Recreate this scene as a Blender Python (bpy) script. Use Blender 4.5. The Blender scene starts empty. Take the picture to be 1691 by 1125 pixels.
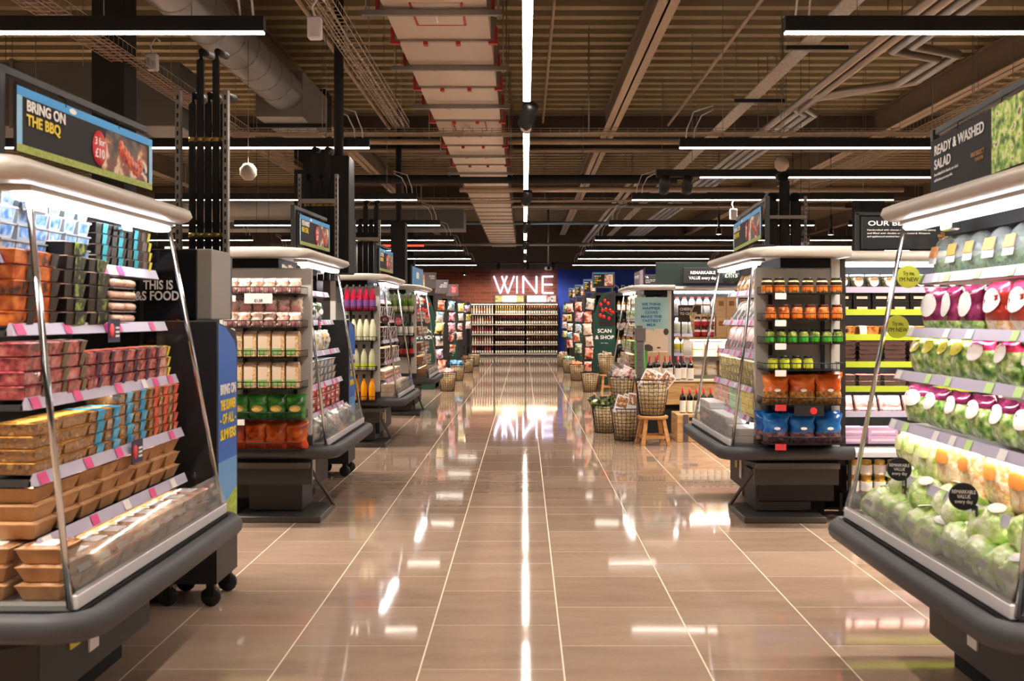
import bpy, math, random
from mathutils import Matrix, Vector
R = random.Random(7)
PI = math.pi
sc = bpy.context.scene
C = sc.collection

# ---------------------------------------------------------------- camera, world, exposure
F = 1662.0
HZ = 1.45
VX, VY = 866.0, 525.0
cam_d = bpy.data.cameras.new('camera')
cam = bpy.data.objects.new('camera', cam_d); C.objects.link(cam)
cam.location = (0, 0, HZ); cam.rotation_euler = (PI/2, 0, 0)
cam_d.sensor_width = 36.0
cam_d.lens = F/1691.0*36.0
cam_d.shift_x = -(VX-845.5)/1691.0
cam_d.shift_y = -(562.5-VY)/1691.0
cam_d.clip_start = .05; cam_d.clip_end = 200
cam_d.dof.use_dof = True; cam_d.dof.focus_distance = 11.5; cam_d.dof.aperture_fstop = 5.0
sc.camera = cam
sc.view_settings.view_transform = 'Standard'
sc.view_settings.look = 'None'
sc.view_settings.gamma = 1
sc.view_settings.use_curve_mapping = False
sc.view_settings.exposure = 2.42
sc.cycles.max_bounces = 7
sc.cycles.diffuse_bounces = 4
sc.cycles.glossy_bounces = 3
sc.cycles.transparent_max_bounces = 24
sc.cycles.caustics_reflective = False
sc.cycles.caustics_refractive = False
sc.cycles.sample_clamp_indirect = 5
world = bpy.data.worlds.new('world'); sc.world = world
world.use_nodes = True
world.node_tree.nodes['Background'].inputs[0].default_value = (.02, .018, .016, 1)
world.node_tree.nodes['Background'].inputs[1].default_value = 1.0
STRIP = 3.0       # visible face of the luminaire strips
STRIP_W = 31.0    # watts thrown down by each strip
TRACK = 12.0      # central light line
TUBE = 3.6       # fridge canopy tubes

def at(px, py, Y):
    """place in the hall seen at a pixel, at depth Y"""
    return ((px-VX)*Y/F, Y, HZ-(py-VY)*Y/F)

# ---------------------------------------------------------------- materials
def srgb(c):
    if isinstance(c, str):
        c = c.lstrip('#'); c = tuple(int(c[i:i+2], 16)/255 for i in (0, 2, 4))
    return tuple((x/12.92 if x <= .04045 else ((x+.055)/1.055)**2.4) for x in c) + (1,)
MATS = {}
def mat(name, col, rough=.5, metal=0., emit=0., var=0., bump=0., bscale=40., coat=0., alpha=1., sub=0., trans=0.):
    if name in MATS: return MATS[name]
    m = bpy.data.materials.new(name); m.use_nodes = True
    nt = m.node_tree; b = nt.nodes['Principled BSDF']
    c = srgb(col)
    b.inputs['Base Color'].default_value = c
    b.inputs['Roughness'].default_value = rough
    b.inputs['Metallic'].default_value = metal
    b.inputs['Coat Weight'].default_value = coat
    b.inputs['Alpha'].default_value = alpha
    if trans: b.inputs['Transmission Weight'].default_value = trans
    if emit:
        b.inputs['Emission Color'].default_value = c; b.inputs['Emission Strength'].default_value = emit
    if var:
        oi = nt.nodes.new('ShaderNodeObjectInfo'); hs = nt.nodes.new('ShaderNodeHueSaturation')
        mr = nt.nodes.new('ShaderNodeMapRange'); mr.inputs['To Min'].default_value = 1-var; mr.inputs['To Max'].default_value = 1+var
        nt.links.new(oi.outputs['Random'], mr.inputs['Value']); nt.links.new(mr.outputs['Result'], hs.inputs['Value'])
        hs.inputs['Color'].default_value = c; nt.links.new(hs.outputs['Color'], b.inputs['Base Color'])
    if bump: add_bump(nt, b, bump, bscale)
    MATS[name] = m
    return m
def add_bump(nt, b, s, scale):
    tc = nt.nodes.new('ShaderNodeTexCoord')
    n = nt.nodes.new('ShaderNodeTexNoise'); n.inputs['Scale'].default_value = scale; n.inputs['Detail'].default_value = 3
    bp = nt.nodes.new('ShaderNodeBump'); bp.inputs['Strength'].default_value = s; bp.inputs['Distance'].default_value = .01
    nt.links.new(tc.outputs['Object'], n.inputs['Vector'])
    nt.links.new(n.outputs['Fac'], bp.inputs['Height']); nt.links.new(bp.outputs['Normal'], b.inputs['Normal'])
def nmat(name, cols, scale=30., rough=.4, bump=0., kind='noise', stretch=(1, 1, 1), detail=3., coat=0., bscale=None, hard=False, seed=True, alpha=1.):
    """procedural mottled material: noise or voronoi through a colour ramp"""
    if name in MATS: return MATS[name]
    m = bpy.data.materials.new(name); m.use_nodes = True
    nt = m.node_tree; b = nt.nodes['Principled BSDF']
    b.inputs['Roughness'].default_value = rough; b.inputs['Coat Weight'].default_value = coat; b.inputs['Alpha'].default_value = alpha
    tc = nt.nodes.new('ShaderNodeTexCoord'); mp = nt.nodes.new('ShaderNodeMapping'); mp.inputs['Scale'].default_value = stretch
    nt.links.new(tc.outputs['Object'], mp.inputs['Vector'])
    if seed:
        oi = nt.nodes.new('ShaderNodeObjectInfo'); mm = nt.nodes.new('ShaderNodeMath'); mm.operation = 'MULTIPLY'; mm.inputs[1].default_value = 17
        nt.links.new(oi.outputs['Random'], mm.inputs[0]); nt.links.new(mm.outputs[0], mp.inputs['Location'])
    r = nt.nodes.new('ShaderNodeValToRGB')
    if kind == 'noise':
        t = nt.nodes.new('ShaderNodeTexNoise'); t.inputs['Scale'].default_value = scale; t.inputs['Detail'].default_value = detail
        nt.links.new(mp.outputs['Vector'], t.inputs['Vector']); nt.links.new(t.outputs['Fac'], r.inputs['Fac'])
        lo, hi = .32, .68
    else:
        t = nt.nodes.new('ShaderNodeTexVoronoi'); t.inputs['Scale'].default_value = scale
        nt.links.new(mp.outputs['Vector'], t.inputs['Vector'])
        if kind == 'cells': nt.links.new(t.outputs['Color'], r.inputs['Fac'])
        else: nt.links.new(t.outputs['Distance'], r.inputs['Fac'])
        lo, hi = (.1, .9) if kind == 'cells' else (.05, .6)
    el = r.color_ramp.elements
    while len(el) < len(cols): el.new(.5)
    for i, c in enumerate(cols):
        el[i].position = lo+(hi-lo)*i/max(1, len(cols)-1); el[i].color = srgb(c)
    if hard: r.color_ramp.interpolation = 'CONSTANT'
    nt.links.new(r.outputs['Color'], b.inputs['Base Color'])
    if bump: add_bump(nt, b, bump, bscale or scale)
    MATS[name] = m
    return m
def glass_mat(name, tint=(.97, .98, .98), gloss=.35, haze=0.0, rough=.03):
    if name in MATS: return MATS[name]
    m = bpy.data.materials.new(name); m.use_nodes = True
    nt = m.node_tree; nt.nodes.clear()
    o = nt.nodes.new('ShaderNodeOutputMaterial'); t = nt.nodes.new('ShaderNodeBsdfTransparent'); t.inputs[0].default_value = tint + (1,)
    g = nt.nodes.new('ShaderNodeBsdfGlossy'); g.inputs['Roughness'].default_value = rough
    lw = nt.nodes.new('ShaderNodeLayerWeight'); lw.inputs['Blend'].default_value = gloss
    mx = nt.nodes.new('ShaderNodeMixShader')
    nt.links.new(lw.outputs['Fresnel'], mx.inputs[0]); nt.links.new(t.outputs[0], mx.inputs[1]); nt.links.new(g.outputs[0], mx.inputs[2])
    last = mx
    if haze:
        d = nt.nodes.new('ShaderNodeBsdfDiffuse'); d.inputs[0].default_value = (.9, .9, .88, 1)
        m2 = nt.nodes.new('ShaderNodeMixShader'); m2.inputs[0].default_value = haze
        nt.links.new(mx.outputs[0], m2.inputs[1]); nt.links.new(d.outputs[0], m2.inputs[2]); last = m2
    nt.links.new(last.outputs[0], o.inputs[0])
    MATS[name] = m
    return m

# ---------------------------------------------------------------- mesh collector
class MB:
    def __init__(s): s.v = []; s.f = []; s.m = []; s.mats = []; s.sm = []
    def mi(s, m):
        if m not in s.mats: s.mats.append(m)
        return s.mats.index(m)
    def add(s, vs, fs, m, smooth=False, M=None):
        o = len(s.v); k = s.mi(m)
        if M is not None: vs = [tuple(M @ Vector(v)) for v in vs]
        s.v += [tuple(v) for v in vs]
        for f in fs: s.f.append([i+o for i in f]); s.m.append(k); s.sm.append(smooth)
        return s
    def box(s, a, b, m, M=None):
        x0, y0, z0 = a; x1, y1, z1 = b
        vs = [(x0, y0, z0), (x1, y0, z0), (x1, y1, z0), (x0, y1, z0), (x0, y0, z1), (x1, y0, z1), (x1, y1, z1), (x0, y1, z1)]
        return s.add(vs, [(0, 3, 2, 1), (4, 5, 6, 7), (0, 1, 5, 4), (1, 2, 6, 5), (2, 3, 7, 6), (3, 0, 4, 7)], m, False, M)
    def cbox(s, c, d, m, M=None):
        return s.box([c[i]-d[i]/2 for i in range(3)], [c[i]+d[i]/2 for i in range(3)], m, M)
    def bbox(s, a, b, m, r=.004, M=None):
        """box with chamfered edges"""
        x0, y0, z0 = a; x1, y1, z1 = b; r = min(r, (x1-x0)/2.1, (y1-y0)/2.1, (z1-z0)/2.1)
        rings = []
        for z, i in ((z0, r), (z0+r, 0), (z1-r, 0), (z1, r)):
            X0, X1, Y0, Y1 = x0+i, x1-i, y0+i, y1-i; q = r*.6 if i == 0 else r*.2
            rings.append([(X0+q, Y0, z), (X1-q, Y0, z), (X1, Y0+q, z), (X1, Y1-q, z), (X1-q, Y1, z), (X0+q, Y1, z), (X0, Y1-q, z), (X0, Y0+q, z)])
        return s.loft(rings, m, smooth=False, M=M)
    def loft(s, rings, m, smooth=True, cap=True, M=None, close=True):
        n = len(rings[0]); vs = [p for r in rings for p in r]; fs = []
        for i in range(len(rings)-1):
            for j in range(n if close else n-1):
                k = (j+1) % n
                fs.append((i*n+j, i*n+k, (i+1)*n+k, (i+1)*n+j))
        if cap:
            fs.append(tuple(range(n))[::-1]); fs.append(tuple((len(rings)-1)*n+j for j in range(n)))
        return s.add(vs, fs, m, smooth, M)
    def lathe(s, prof, m, n=16, M=None, smooth=True, cap=True, sx=1., sy=1.):
        rings = [[(r*math.cos(2*PI*j/n)*sx, r*math.sin(2*PI*j/n)*sy, z) for j in range(n)] for r, z in prof]
        return s.loft(rings, m, smooth, cap, M)
    def tube(s, pts, r, m, n=8, closed=False, smooth=True, rz=None):
        pts = [Vector(p) for p in pts]; rings = []; N = len(pts)
        for i, p in enumerate(pts):
            if closed: d = pts[(i+1) % N]-pts[i-1]
            else: d = pts[min(i+1, N-1)]-pts[max(i-1, 0)]
            d.normalize()
            up = Vector((0, 0, 1)) if abs(d.z) < .95 else Vector((0, 1, 0))
            a = d.cross(up).normalized(); b = a.cross(d).normalized()
            rb = rz if rz else r
            rings.append([tuple(p+a*math.cos(2*PI*j/n)*r+b*math.sin(2*PI*j/n)*rb) for j in range(n)])
        if closed: rings.append(rings[0])
        return s.loft(rings, m, smooth, cap=not closed)
    def prism(s, poly, y0, y1, m, axis='y', M=None, smooth=False):
        """extrude polygon; axis y: poly in (x,z); axis x: poly in (y,z); axis z: poly in (x,y)"""
        f = {'y': lambda p, t: (p[0], t, p[1]), 'x': lambda p, t: (t, p[0], p[1]), 'z': lambda p, t: (p[0], p[1], t)}[axis]
        return s.loft([[f(p, y0) for p in poly], [f(p, y1) for p in poly]], m, smooth, True, M)
    def mesh(s, name='m'):
        me = bpy.data.meshes.new(name); me.from_pydata(s.v, [], s.f)
        for m in s.mats: me.materials.append(m)
        me.polygons.foreach_set('material_index', s.m)
        me.polygons.foreach_set('use_smooth', s.sm)
        me.update()
        return me
    def build(s, name, parent=None, M=None):
        o = bpy.data.objects.new(name, s.mesh(name)); C.objects.link(o)
        if parent: o.parent = parent
        if M is not None: o.matrix_local = M
        return o
def each(name, parent, fns):
    """one part object per drawing function"""
    out = []
    for f in fns:
        b = MB(); f(b); out.append(b.build(name, parent))
    return out
def bm_fix(me):
    import bmesh
    b = bmesh.new(); b.from_mesh(me); bmesh.ops.recalc_face_normals(b, faces=b.faces); b.to_mesh(me); b.free()

def tag(o, label, cat, group=None, kind=None):
    n = len(label.split())
    if n < 4 or n > 16: print('LABEL LENGTH', n, label)
    o['label'] = label; o['category'] = cat
    if group: o['group'] = group
    if kind: o['kind'] = kind
    return o
def thing(name, label, cat, loc=(0, 0, 0), rz=0, group=None):
    o = bpy.data.objects.new(name, None); C.objects.link(o)
    o.location = loc; o.rotation_euler = (0, 0, rz); o.empty_display_size = .1
    return tag(o, label, cat, group)
def struct(o, label=None):
    o['kind'] = 'structure'
    if label: o['label'] = label
    return o
def kids(o): return [(ch, kids(ch)) for ch in o.children]
def copy_tree(o, parent=None, ks=None):
    c = o.copy(); C.objects.link(c)
    if parent: c.parent = parent
    for ch, kk in ks: copy_tree(ch, c, kk)
    return c

# prototypes: builder makes the root with its parts once; later placements copy it
PROTO = {}
def place(key, builder, M, label, cat, group):
    if key in PROTO: o = copy_tree(PROTO[key][0], None, PROTO[key][1])
    else:
        o = builder(); PROTO[key] = (o, kids(o))
    o.matrix_local = M
    tag(o, label, cat, group)
    return o
def root(name):
    o = bpy.data.objects.new(name, None); C.objects.link(o); o.empty_display_size = .05
    return o
def TM(x=0, y=0, z=0, rz=0, rx=0, ry=0, s=1):
    return Matrix.Translation((x, y, z)) @ Matrix.Rotation(rz, 4, 'Z') @ Matrix.Rotation(rx, 4, 'X') @ Matrix.Rotation(ry, 4, 'Y') @ Matrix.Scale(s, 4)

# lettering: flat raised letters on the local XZ plane, reading towards -Y
def text(body, x, z, h, m, parent, y=-.004, width=None, align='CENTER', bold=0., name='lettering', ext=.0008, line=1.0, rot=0.):
    cu = bpy.data.curves.new(name, 'FONT'); cu.body = body; cu.size = h/.7; cu.align_x = align
    cu.offset = bold*h; cu.extrude = ext; cu.space_line = line; cu.resolution_u = 3
    cu.materials.append(m)
    tmp = bpy.data.objects.new('tmp', cu)
    me = bpy.data.meshes.new_from_object(tmp)
    bpy.data.objects.remove(tmp)
    if width and len(me.vertices):
        xs = [v.co.x for v in me.vertices]; w = max(xs)-min(xs)
        me.transform(Matrix.Diagonal((width/w, 1, 1, 1)))
    o = bpy.data.objects.new(name, me); C.objects.link(o); o.parent = parent
    o.location = (x, y, z); o.rotation_euler = (PI/2, rot, 0)
    return o
ORD = ['first', 'second', 'third', 'fourth', 'fifth', 'sixth', 'seventh', 'eighth', 'ninth', 'tenth', 'eleventh', 'twelfth', 'thirteenth', 'fourteenth', 'fifteenth', 'sixteenth', 'seventeenth', 'eighteenth', 'nineteenth', 'twentieth']
# ---------------------------------------------------------------- common materials
M_black = mat('black_paint', '#0b0b0b', .5)
M_blackm = mat('black_matt', '#0d0d0e', .8)
M_white = mat('white_plastic', '#cfccd0', .4)
M_chrome = mat('chrome', '#c9c9c9', .15, 1.)
M_galv = mat('galvanised_steel', '#8d8780', .45, .8)
M_greyp = mat('silver_paint', '#b9b3aa', .4, .2)
M_led = mat('led_diffuser', '#fff1e2', .5, emit=STRIP)
M_track = mat('track_diffuser', '#fff1e2', .5, emit=TRACK)
M_tube = mat('tube_light', '#f6f8ff', .5, emit=TUBE)
M_brown = mat('dark_fascia', '#3a322c', .5)
M_char = mat('charcoal_print', '#161419', .75)
M_txtw = mat('white_print', '#f2f0ee', .6)
M_txty = mat('yellow_print', '#f2d53a', .6)
M_red = mat('red_print', '#d8313a', .5)
M_rail = mat('price_rail_plastic', '#bdb6cc', .35)
M_pinktag = mat('pink_ticket', '#e2478a', .5)
M_limetag = mat('lime_ticket', '#c3e58e', .5)
G_pane = glass_mat('clear_glass', gloss=.25)
G_guard = glass_mat('acrylic_guard', gloss=.3, haze=.13)

# ---------------------------------------------------------------- room shell
def tile_floor():
    m = bpy.data.materials.new('polished_tile'); m.use_nodes = True
    nt = m.node_tree; b = nt.nodes['Principled BSDF']; N = nt.nodes.new; L = nt.links.new
    tc = N('ShaderNodeTexCoord'); sp = N('ShaderNodeSeparateXYZ'); L(tc.outputs['Object'], sp.inputs[0])
    def mth(op, a, bb=None, c=None):
        n = N('ShaderNodeMath'); n.operation = op
        for i, q in enumerate((a, bb, c)):
            if q is None: continue
            if isinstance(q, (int, float)): n.inputs[i].default_value = q
            else: L(q, n.inputs[i])
        return n.outputs[0]
    W_ = .5935
    u = mth('DIVIDE', mth('SUBTRACT', sp.outputs['X'], .162), W_)
    ci = mth('FLOOR', u); fu = mth('SUBTRACT', u, ci)
    par = mth('ABSOLUTE', mth('MODULO', ci, 2.0))
    v = mth('ADD', mth('DIVIDE', mth('SUBTRACT', sp.outputs['Y'], 5.935), .595), mth('MULTIPLY', mth('SUBTRACT', par, 1.0), .5))
    ri = mth('FLOOR', v); fv = mth('SUBTRACT', v, ri)
    du = mth('SUBTRACT', .5, mth('ABSOLUTE', mth('SUBTRACT', fu, .5)))
    dv = mth('SUBTRACT', .5, mth('ABSOLUTE', mth('SUBTRACT', fv, .5)))
    gu = mth('LESS_THAN', du, .0058); gv = mth('LESS_THAN', dv, .0042)
    ex = mth('LESS_THAN', mth('ABSOLUTE', mth('SUBTRACT', sp.outputs['Y'], 7.70)), .006)
    # tile tone
    cb = N('ShaderNodeCombineXYZ'); L(ci, cb.inputs[0]); L(ri, cb.inputs[1])
    wn = N('ShaderNodeTexWhiteNoise'); wn.noise_dimensions = '2D'; L(cb.outputs[0], wn.inputs['Vector'])
    mp = N('ShaderNodeMapping'); mp.inputs['Scale'].default_value = (1.1, 4.0, 1); L(tc.outputs['Object'], mp.inputs['Vector'])
    off = N('ShaderNodeVectorMath'); off.operation = 'ADD'; L(mp.outputs[0], off.inputs[0])
    sc_ = N('ShaderNodeVectorMath'); sc_.operation = 'SCALE'; L(wn.outputs['Color'], sc_.inputs[0]); sc_.inputs['Scale'].default_value = 20; L(sc_.outputs[0], off.inputs[1])
    ns = N('ShaderNodeTexNoise'); ns.inputs['Scale'].default_value = 1.6; ns.inputs['Detail'].default_value = 5; ns.inputs['Roughness'].default_value = .6; L(off.outputs[0], ns.inputs['Vector'])
    t = mth('ADD', mth('MULTIPLY', ns.outputs['Fac'], .75), mth('MULTIPLY', wn.outputs['Value'], .28))
    r = N('ShaderNodeValToRGB'); L(t, r.inputs['Fac'])
    e = r.color_ramp.elements; e[0].position = .22; e[0].color = srgb('#957c69'); e[1].position = .85; e[1].color = srgb('#bca28e')
    n2 = N('ShaderNodeTexNoise'); n2.inputs['Scale'].default_value = 28; n2.inputs['Detail'].default_value = 4; L(tc.outputs['Object'], n2.inputs['Vector'])
    mixn = N('ShaderNodeMix'); mixn.data_type = 'RGBA'; mixn.blend_type = 'MULTIPLY'; mixn.inputs[0].default_value = .18
    L(r.outputs['Color'], mixn.inputs[6]); L(n2.outputs['Fac'], mixn.inputs[7])
    g = N('ShaderNodeMix'); g.data_type = 'RGBA'; L(mth('MULTIPLY', gv, .42), g.inputs[0]); L(mixn.outputs[2], g.inputs[6]); g.inputs[7].default_value = srgb('#cdb9a0')
    g1 = N('ShaderNodeMix'); g1.data_type = 'RGBA'; L(mth('MULTIPLY', ex, .7), g1.inputs[0]); L(g.outputs[2], g1.inputs[6]); g1.inputs[7].default_value = srgb('#d9c6ab')
    g2 = N('ShaderNodeMix'); g2.data_type = 'RGBA'; L(mth('MULTIPLY', gu, .95), g2.inputs[0]); L(g1.outputs[2], g2.inputs[6]); g2.inputs[7].default_value = srgb('#e3cfb2')
    L(g2.outputs[2], b.inputs['Base Color'])
    rr = mth('ADD', mth('ADD', .035, mth('MULTIPLY', n2.outputs['Fac'], .03)), mth('MULTIPLY', mth('MAXIMUM', gu, gv), .4))
    L(rr, b.inputs['Roughness'])
    # each tile lies at a hair's tilt
    n3 = N('ShaderNodeTexNoise'); n3.inputs['Scale'].default_value = 2.2; n3.inputs['Detail'].default_value = 1; L(off.outputs[0], n3.inputs['Vector'])
    bp = N('ShaderNodeBump'); bp.inputs['Strength'].default_value = .007; bp.inputs['Distance'].default_value = .02; L(n3.outputs['Fac'], bp.inputs['Height']); L(bp.outputs[0], b.inputs['Normal'])
    b.inputs['IOR'].default_value = 1.6
    return m
RX, RY0, RY1, RZ = 14.0, -5.0, 38.5, 5.08
struct(MB().box((-RX, RY0, -.1), (RX, RY1, 0), tile_floor()).build('floor'), 'polished brown stone-look floor tiles')
M_wall = mat('dark_wall', '#3b342d', .8)
struct(MB().box((-RX-.2, RY0, 0), (-RX, RY1, RZ), M_wall).build('wall_left'))
struct(MB().box((RX, RY0, 0), (RX+.2, RY1, RZ), M_wall).build('wall_right'))
struct(MB().box((-RX, RY0-.2, 0), (RX, RY0, RZ), M_wall).build('wall_near'))
def brick():
    m = bpy.data.materials.new('red_brick'); m.use_nodes = True; nt = m.node_tree; b = nt.nodes['Principled BSDF']
    tc = nt.nodes.new('ShaderNodeTexCoord'); mp = nt.nodes.new('ShaderNodeMapping'); mp.inputs['Rotation'].default_value = (PI/2, 0, 0)
    br = nt.nodes.new('ShaderNodeTexBrick'); br.inputs['Scale'].default_value = 1; br.inputs['Brick Width'].default_value = .42; br.inputs['Row Height'].default_value = .13; br.inputs['Mortar Size'].default_value = .012
    br.inputs['Color1'].default_value = srgb('#8c4634'); br.inputs['Color2'].default_value = srgb('#6c382b'); br.inputs['Mortar'].default_value = srgb('#8a5a48')
    nt.links.new(tc.outputs['Object'], mp.inputs[0]); nt.links.new(mp.outputs[0], br.inputs[0]); nt.links.new(br.outputs['Color'], b.inputs['Base Color'])
    b.inputs['Roughness'].default_value = .85
    return m
struct(MB().box((-RX, RY1, 0), (1.26, RY1+.2, 3.3), brick()).build('wall_far'), 'red brick far wall behind the wine shelves')
struct(MB().box((1.26, RY1, 0), (RX, RY1+.2, 3.3), mat('blue_wall', '#1a46c4', .6)).build('wall_far'), 'deep blue far wall beside the wine bricks')
struct(MB().box((-RX, RY1, 3.3), (RX, RY1+.2, RZ), mat('upper_wall', '#5a5048', .8)).build('wall_far_upper'))
# profiled metal roof deck, ribs across the hall
d = MB(); y = RY0; pitch = .38; ring = []
pts = []
while y < RY1:
    for dy, dz in ((0, 0), (.15, 0), (.17, .17), (.36, .17), (.38, 0)): pts.append((y+dy, RZ+dz))
    y += pitch
vs = []; fs = []
for i, (yy, zz) in enumerate(pts):
    vs += [(-RX, yy, zz), (RX, yy, zz)]
    if i: fs.append((2*i-2, 2*i-1, 2*i+1, 2*i))
d.add(vs, fs, mat('roof_deck', '#8c7d5e', .65)); struct(d.build('ceiling'), 'profiled metal roof deck with ribs across the hall')
struct(MB().box((-RX-.2, RY0-.2, RZ+.2), (RX+.2, RY1+.2, RZ+.3), M_wall).build('ceiling_upper_shell'))
# steel beams running down the hall and girders across
M_beam = mat('beam_paint', '#a5907a', .6); M_beamd = mat('beam_web', '#7d6c5a', .65)
def ibeam(name, x, z0, z1, y0, y1, w=.22):
    b = MB(); b.box((x-w/2, y0, z0), (x+w/2, y1, z0+.02), M_beam); b.box((x-.012, y0, z0), (x+.012, y1, z1), M_beamd); b.box((x-w/4, y0, z1-.02), (x+w/4, y1, z1), M_beamd)
    return struct(b.build(name))
for x in (-8.1, -3.3, 1.45, 6.2, 10.9): ibeam('roof_beam', x, 4.62, RZ, RY0, 17.8)
for x in (-8.1, -3.3, 1.45, 6.2, 10.9): ibeam('roof_beam', x, 4.62, RZ, 18.1, RY1)
for y in (17.95, 27.5):
    b = MB(); b.box((-RX, y-.12, 4.42), (RX, y+.12, 4.45), M_beamd); b.box((-RX, y-.01, 4.42), (RX, y+.01, RZ), mat('girder_web', '#4a4038', .7)); b.box((-RX, y-.12, RZ-.03), (RX, y+.12, RZ), M_beamd)
    struct(b.build('roof_girder'))
for x, y, w, zc in ((-3.83, 9.4, .3, RZ), (-3.4, 16.2, .5, RZ), (-3.6, 23.2, .5, 3.4), (-3.9, 33, .6, RZ), (5.6, 16.4, .4, 3.4)):
    struct(MB().bbox((x-w/2, y-w/2, 0), (x+w/2, y+w/2, zc), M_blackm, .01).build('support_column'), 'square black support column')

# ---------------------------------------------------------------- luminaire strips
def rods(b, x, y, z0, z1=RZ+.16, r=.004, m=None): b.tube([(x, y, z0), (x, y, z1)], r, m or M_galv, 5)
def strip_builder():
    r = root('strip_light')
    b = MB(); b.bbox((-1.95, -.03, .012), (1.95, .03, .105), M_black, .003); b.build('housing', r)
    MB().box((-1.945, -.022, 0), (1.945, .022, .012), M_led).build('diffuser', r)
    l = bpy.data.lights.new('strip_lamp', 'AREA'); l.shape = 'RECTANGLE'; l.size = 3.8; l.size_y = .04; l.energy = STRIP_W; l.color = (1, .88, .76); l.spread = 2.2
    lo = bpy.data.objects.new('strip_lamp', l); C.objects.link(lo); lo.parent = r; lo.location = (0, 0, -.004)
    each('hanging_rod', r, [lambda b, x=x: rods(b, x, 0, .1, RZ-3.2) for x in (-1.5, 1.5)])
    each('power_cable', r, [lambda b: b.tube([(1.8, 0, .1), (1.79, 0, .2), (1.72, 0, .34), (1.6, .02, .4)], .008, M_white, 6), lambda b: b.tube([(1.88, 0, .1), (1.87, 0, .2), (1.8, 0, .38), (1.6, .02, .44)], .008, M_white, 6)])
    return r
rows = [(-1.9, 0), (2.15, 0), (6.2, 0), (10.4, 0), (15.0, 0), (19.1, 0), (22.8, 0), (26.3, 0), (30.0, 0), (33.6, 0)]
for i, (y, _) in enumerate(rows):
    for side in (-1, 1):
        for k in range(3 if i > 2 else 2):
            xc = side*(1.6+1.95+k*4.55)
            if abs(xc)+1.95 > RX: continue
            name_ = 'row %d' % i
            lab = 'black strip light, %s from the aisle, %s row, %s side' % (ORD[k], 'row behind the camera' if i < 2 else ORD[i-2], 'brick-wall' if side < 0 else 'blue-wall')
            place('strip', strip_builder, TM(xc, y, 3.2, 0 if side < 0 else PI), lab, 'strip light', 'crosswise strip lights over the aisles')
t = thing('strip_light', 'strip light between two rows whose dark end carries two black spotlights', 'strip light', (3.6, 12.6, 3.2), 0, 'crosswise strip lights over the aisles')
MB().bbox((-1.95, -.03, .012), (1.95, .03, .105), M_black, .003).build('housing', t); MB().box((-1.4, -.022, 0), (1.945, .022, .012), M_led).build('diffuser', t)
each('hanging_rod', t, [lambda b, x=x: rods(b, x, 0, .1, RZ-3.2+.16) for x in (-1.5, 1.5)])
# central track: lit lengths with black spotlight joints
t = thing('track_light', 'long bright light line running down the middle of the aisle ceiling', 'track light', (0.02, 0, 3.31))
seg = [(1.5, 5.6), (5.75, 10.05), (10.55, 14.9), (15.3, 19.6), (20, 24.2), (24.6, 28.8), (29.2, 33.2)]
for i, (a, b_) in enumerate([(-3, 1.4)] + [(1.5, 8.65), (9.0, 14.6), (15.1, 19.4), (19.9, 24.2), (24.7, 28.9), (29.4, 33.4)]):
    MB().box((-.03, a, .0), (.03, b_, .012), M_track).build('diffuser', t)
MB().bbox((-.034, -3, .012), (.034, 34.5, .085), M_black, .003).build('housing', t)
each('hanging_rod', t, [lambda b, y=y: rods(b, 0, y, .08, RZ-3.31) for y in (2, 6, 8.8, 12, 16, 20, 24, 28, 32)])
def spot_builder():
    r = root('spotlight')
    MB().bbox((-.03, -.05, 0), (.03, .05, .05), M_black, .006).build('bracket', r)
    b = MB(); M = TM(0, 0, -.06, 0, .75); b.lathe([(.02, .13), (.06, .12), (.065, .08), (.065, -.09), (.06, -.1)], M_black, 16, M)
    for k in range(5): b.lathe([(.067, .05-k*.02), (.069, .045-k*.02), (.067, .04-k*.02)], M_blackm, 16, M, cap=False)
    b.build('lamp_head', r)
    MB().lathe([(.0, -.099), (.05, -.101)], mat('lens', '#efe9dd', .1), 14, M, cap=False).build('lens', r)
    return r
for i, (x, y, z, rz) in enumerate([(.03, 8.83, 3.28, .5), (.03, 14.85, 3.28, .4), (.03, 19.65, 3.28, .5), (.03, 24.45, 3.28, .4), (.03, 29.15, 3.28, .5), (.03, 33.7, 3.28, .5)]):
    place('spot', spot_builder, TM(x, y, z, rz), 'black ribbed spotlight in the %s gap along the central light line' % ORD[i], 'spotlight', 'spotlights along the central track')
    place('spot', spot_builder, TM(x, y+.25, z, rz+2.4), 'black ribbed spotlight facing away, behind its twin at gap %s of the central line' % ORD[i], 'spotlight', 'spotlights along the central track')
for px, py, Y in ((1097, 318, 12.6), (1135, 322, 12.6)):
    x, y, z = at(px, py, Y); place('spot', spot_builder, TM(x, y, 3.165, 0), 'black spotlight %s under the dark end of a strip light' % ('nearer the centre' if px < 1100 else 'next to the lit part'), 'spotlight', 'spotlights under a strip light')
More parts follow.
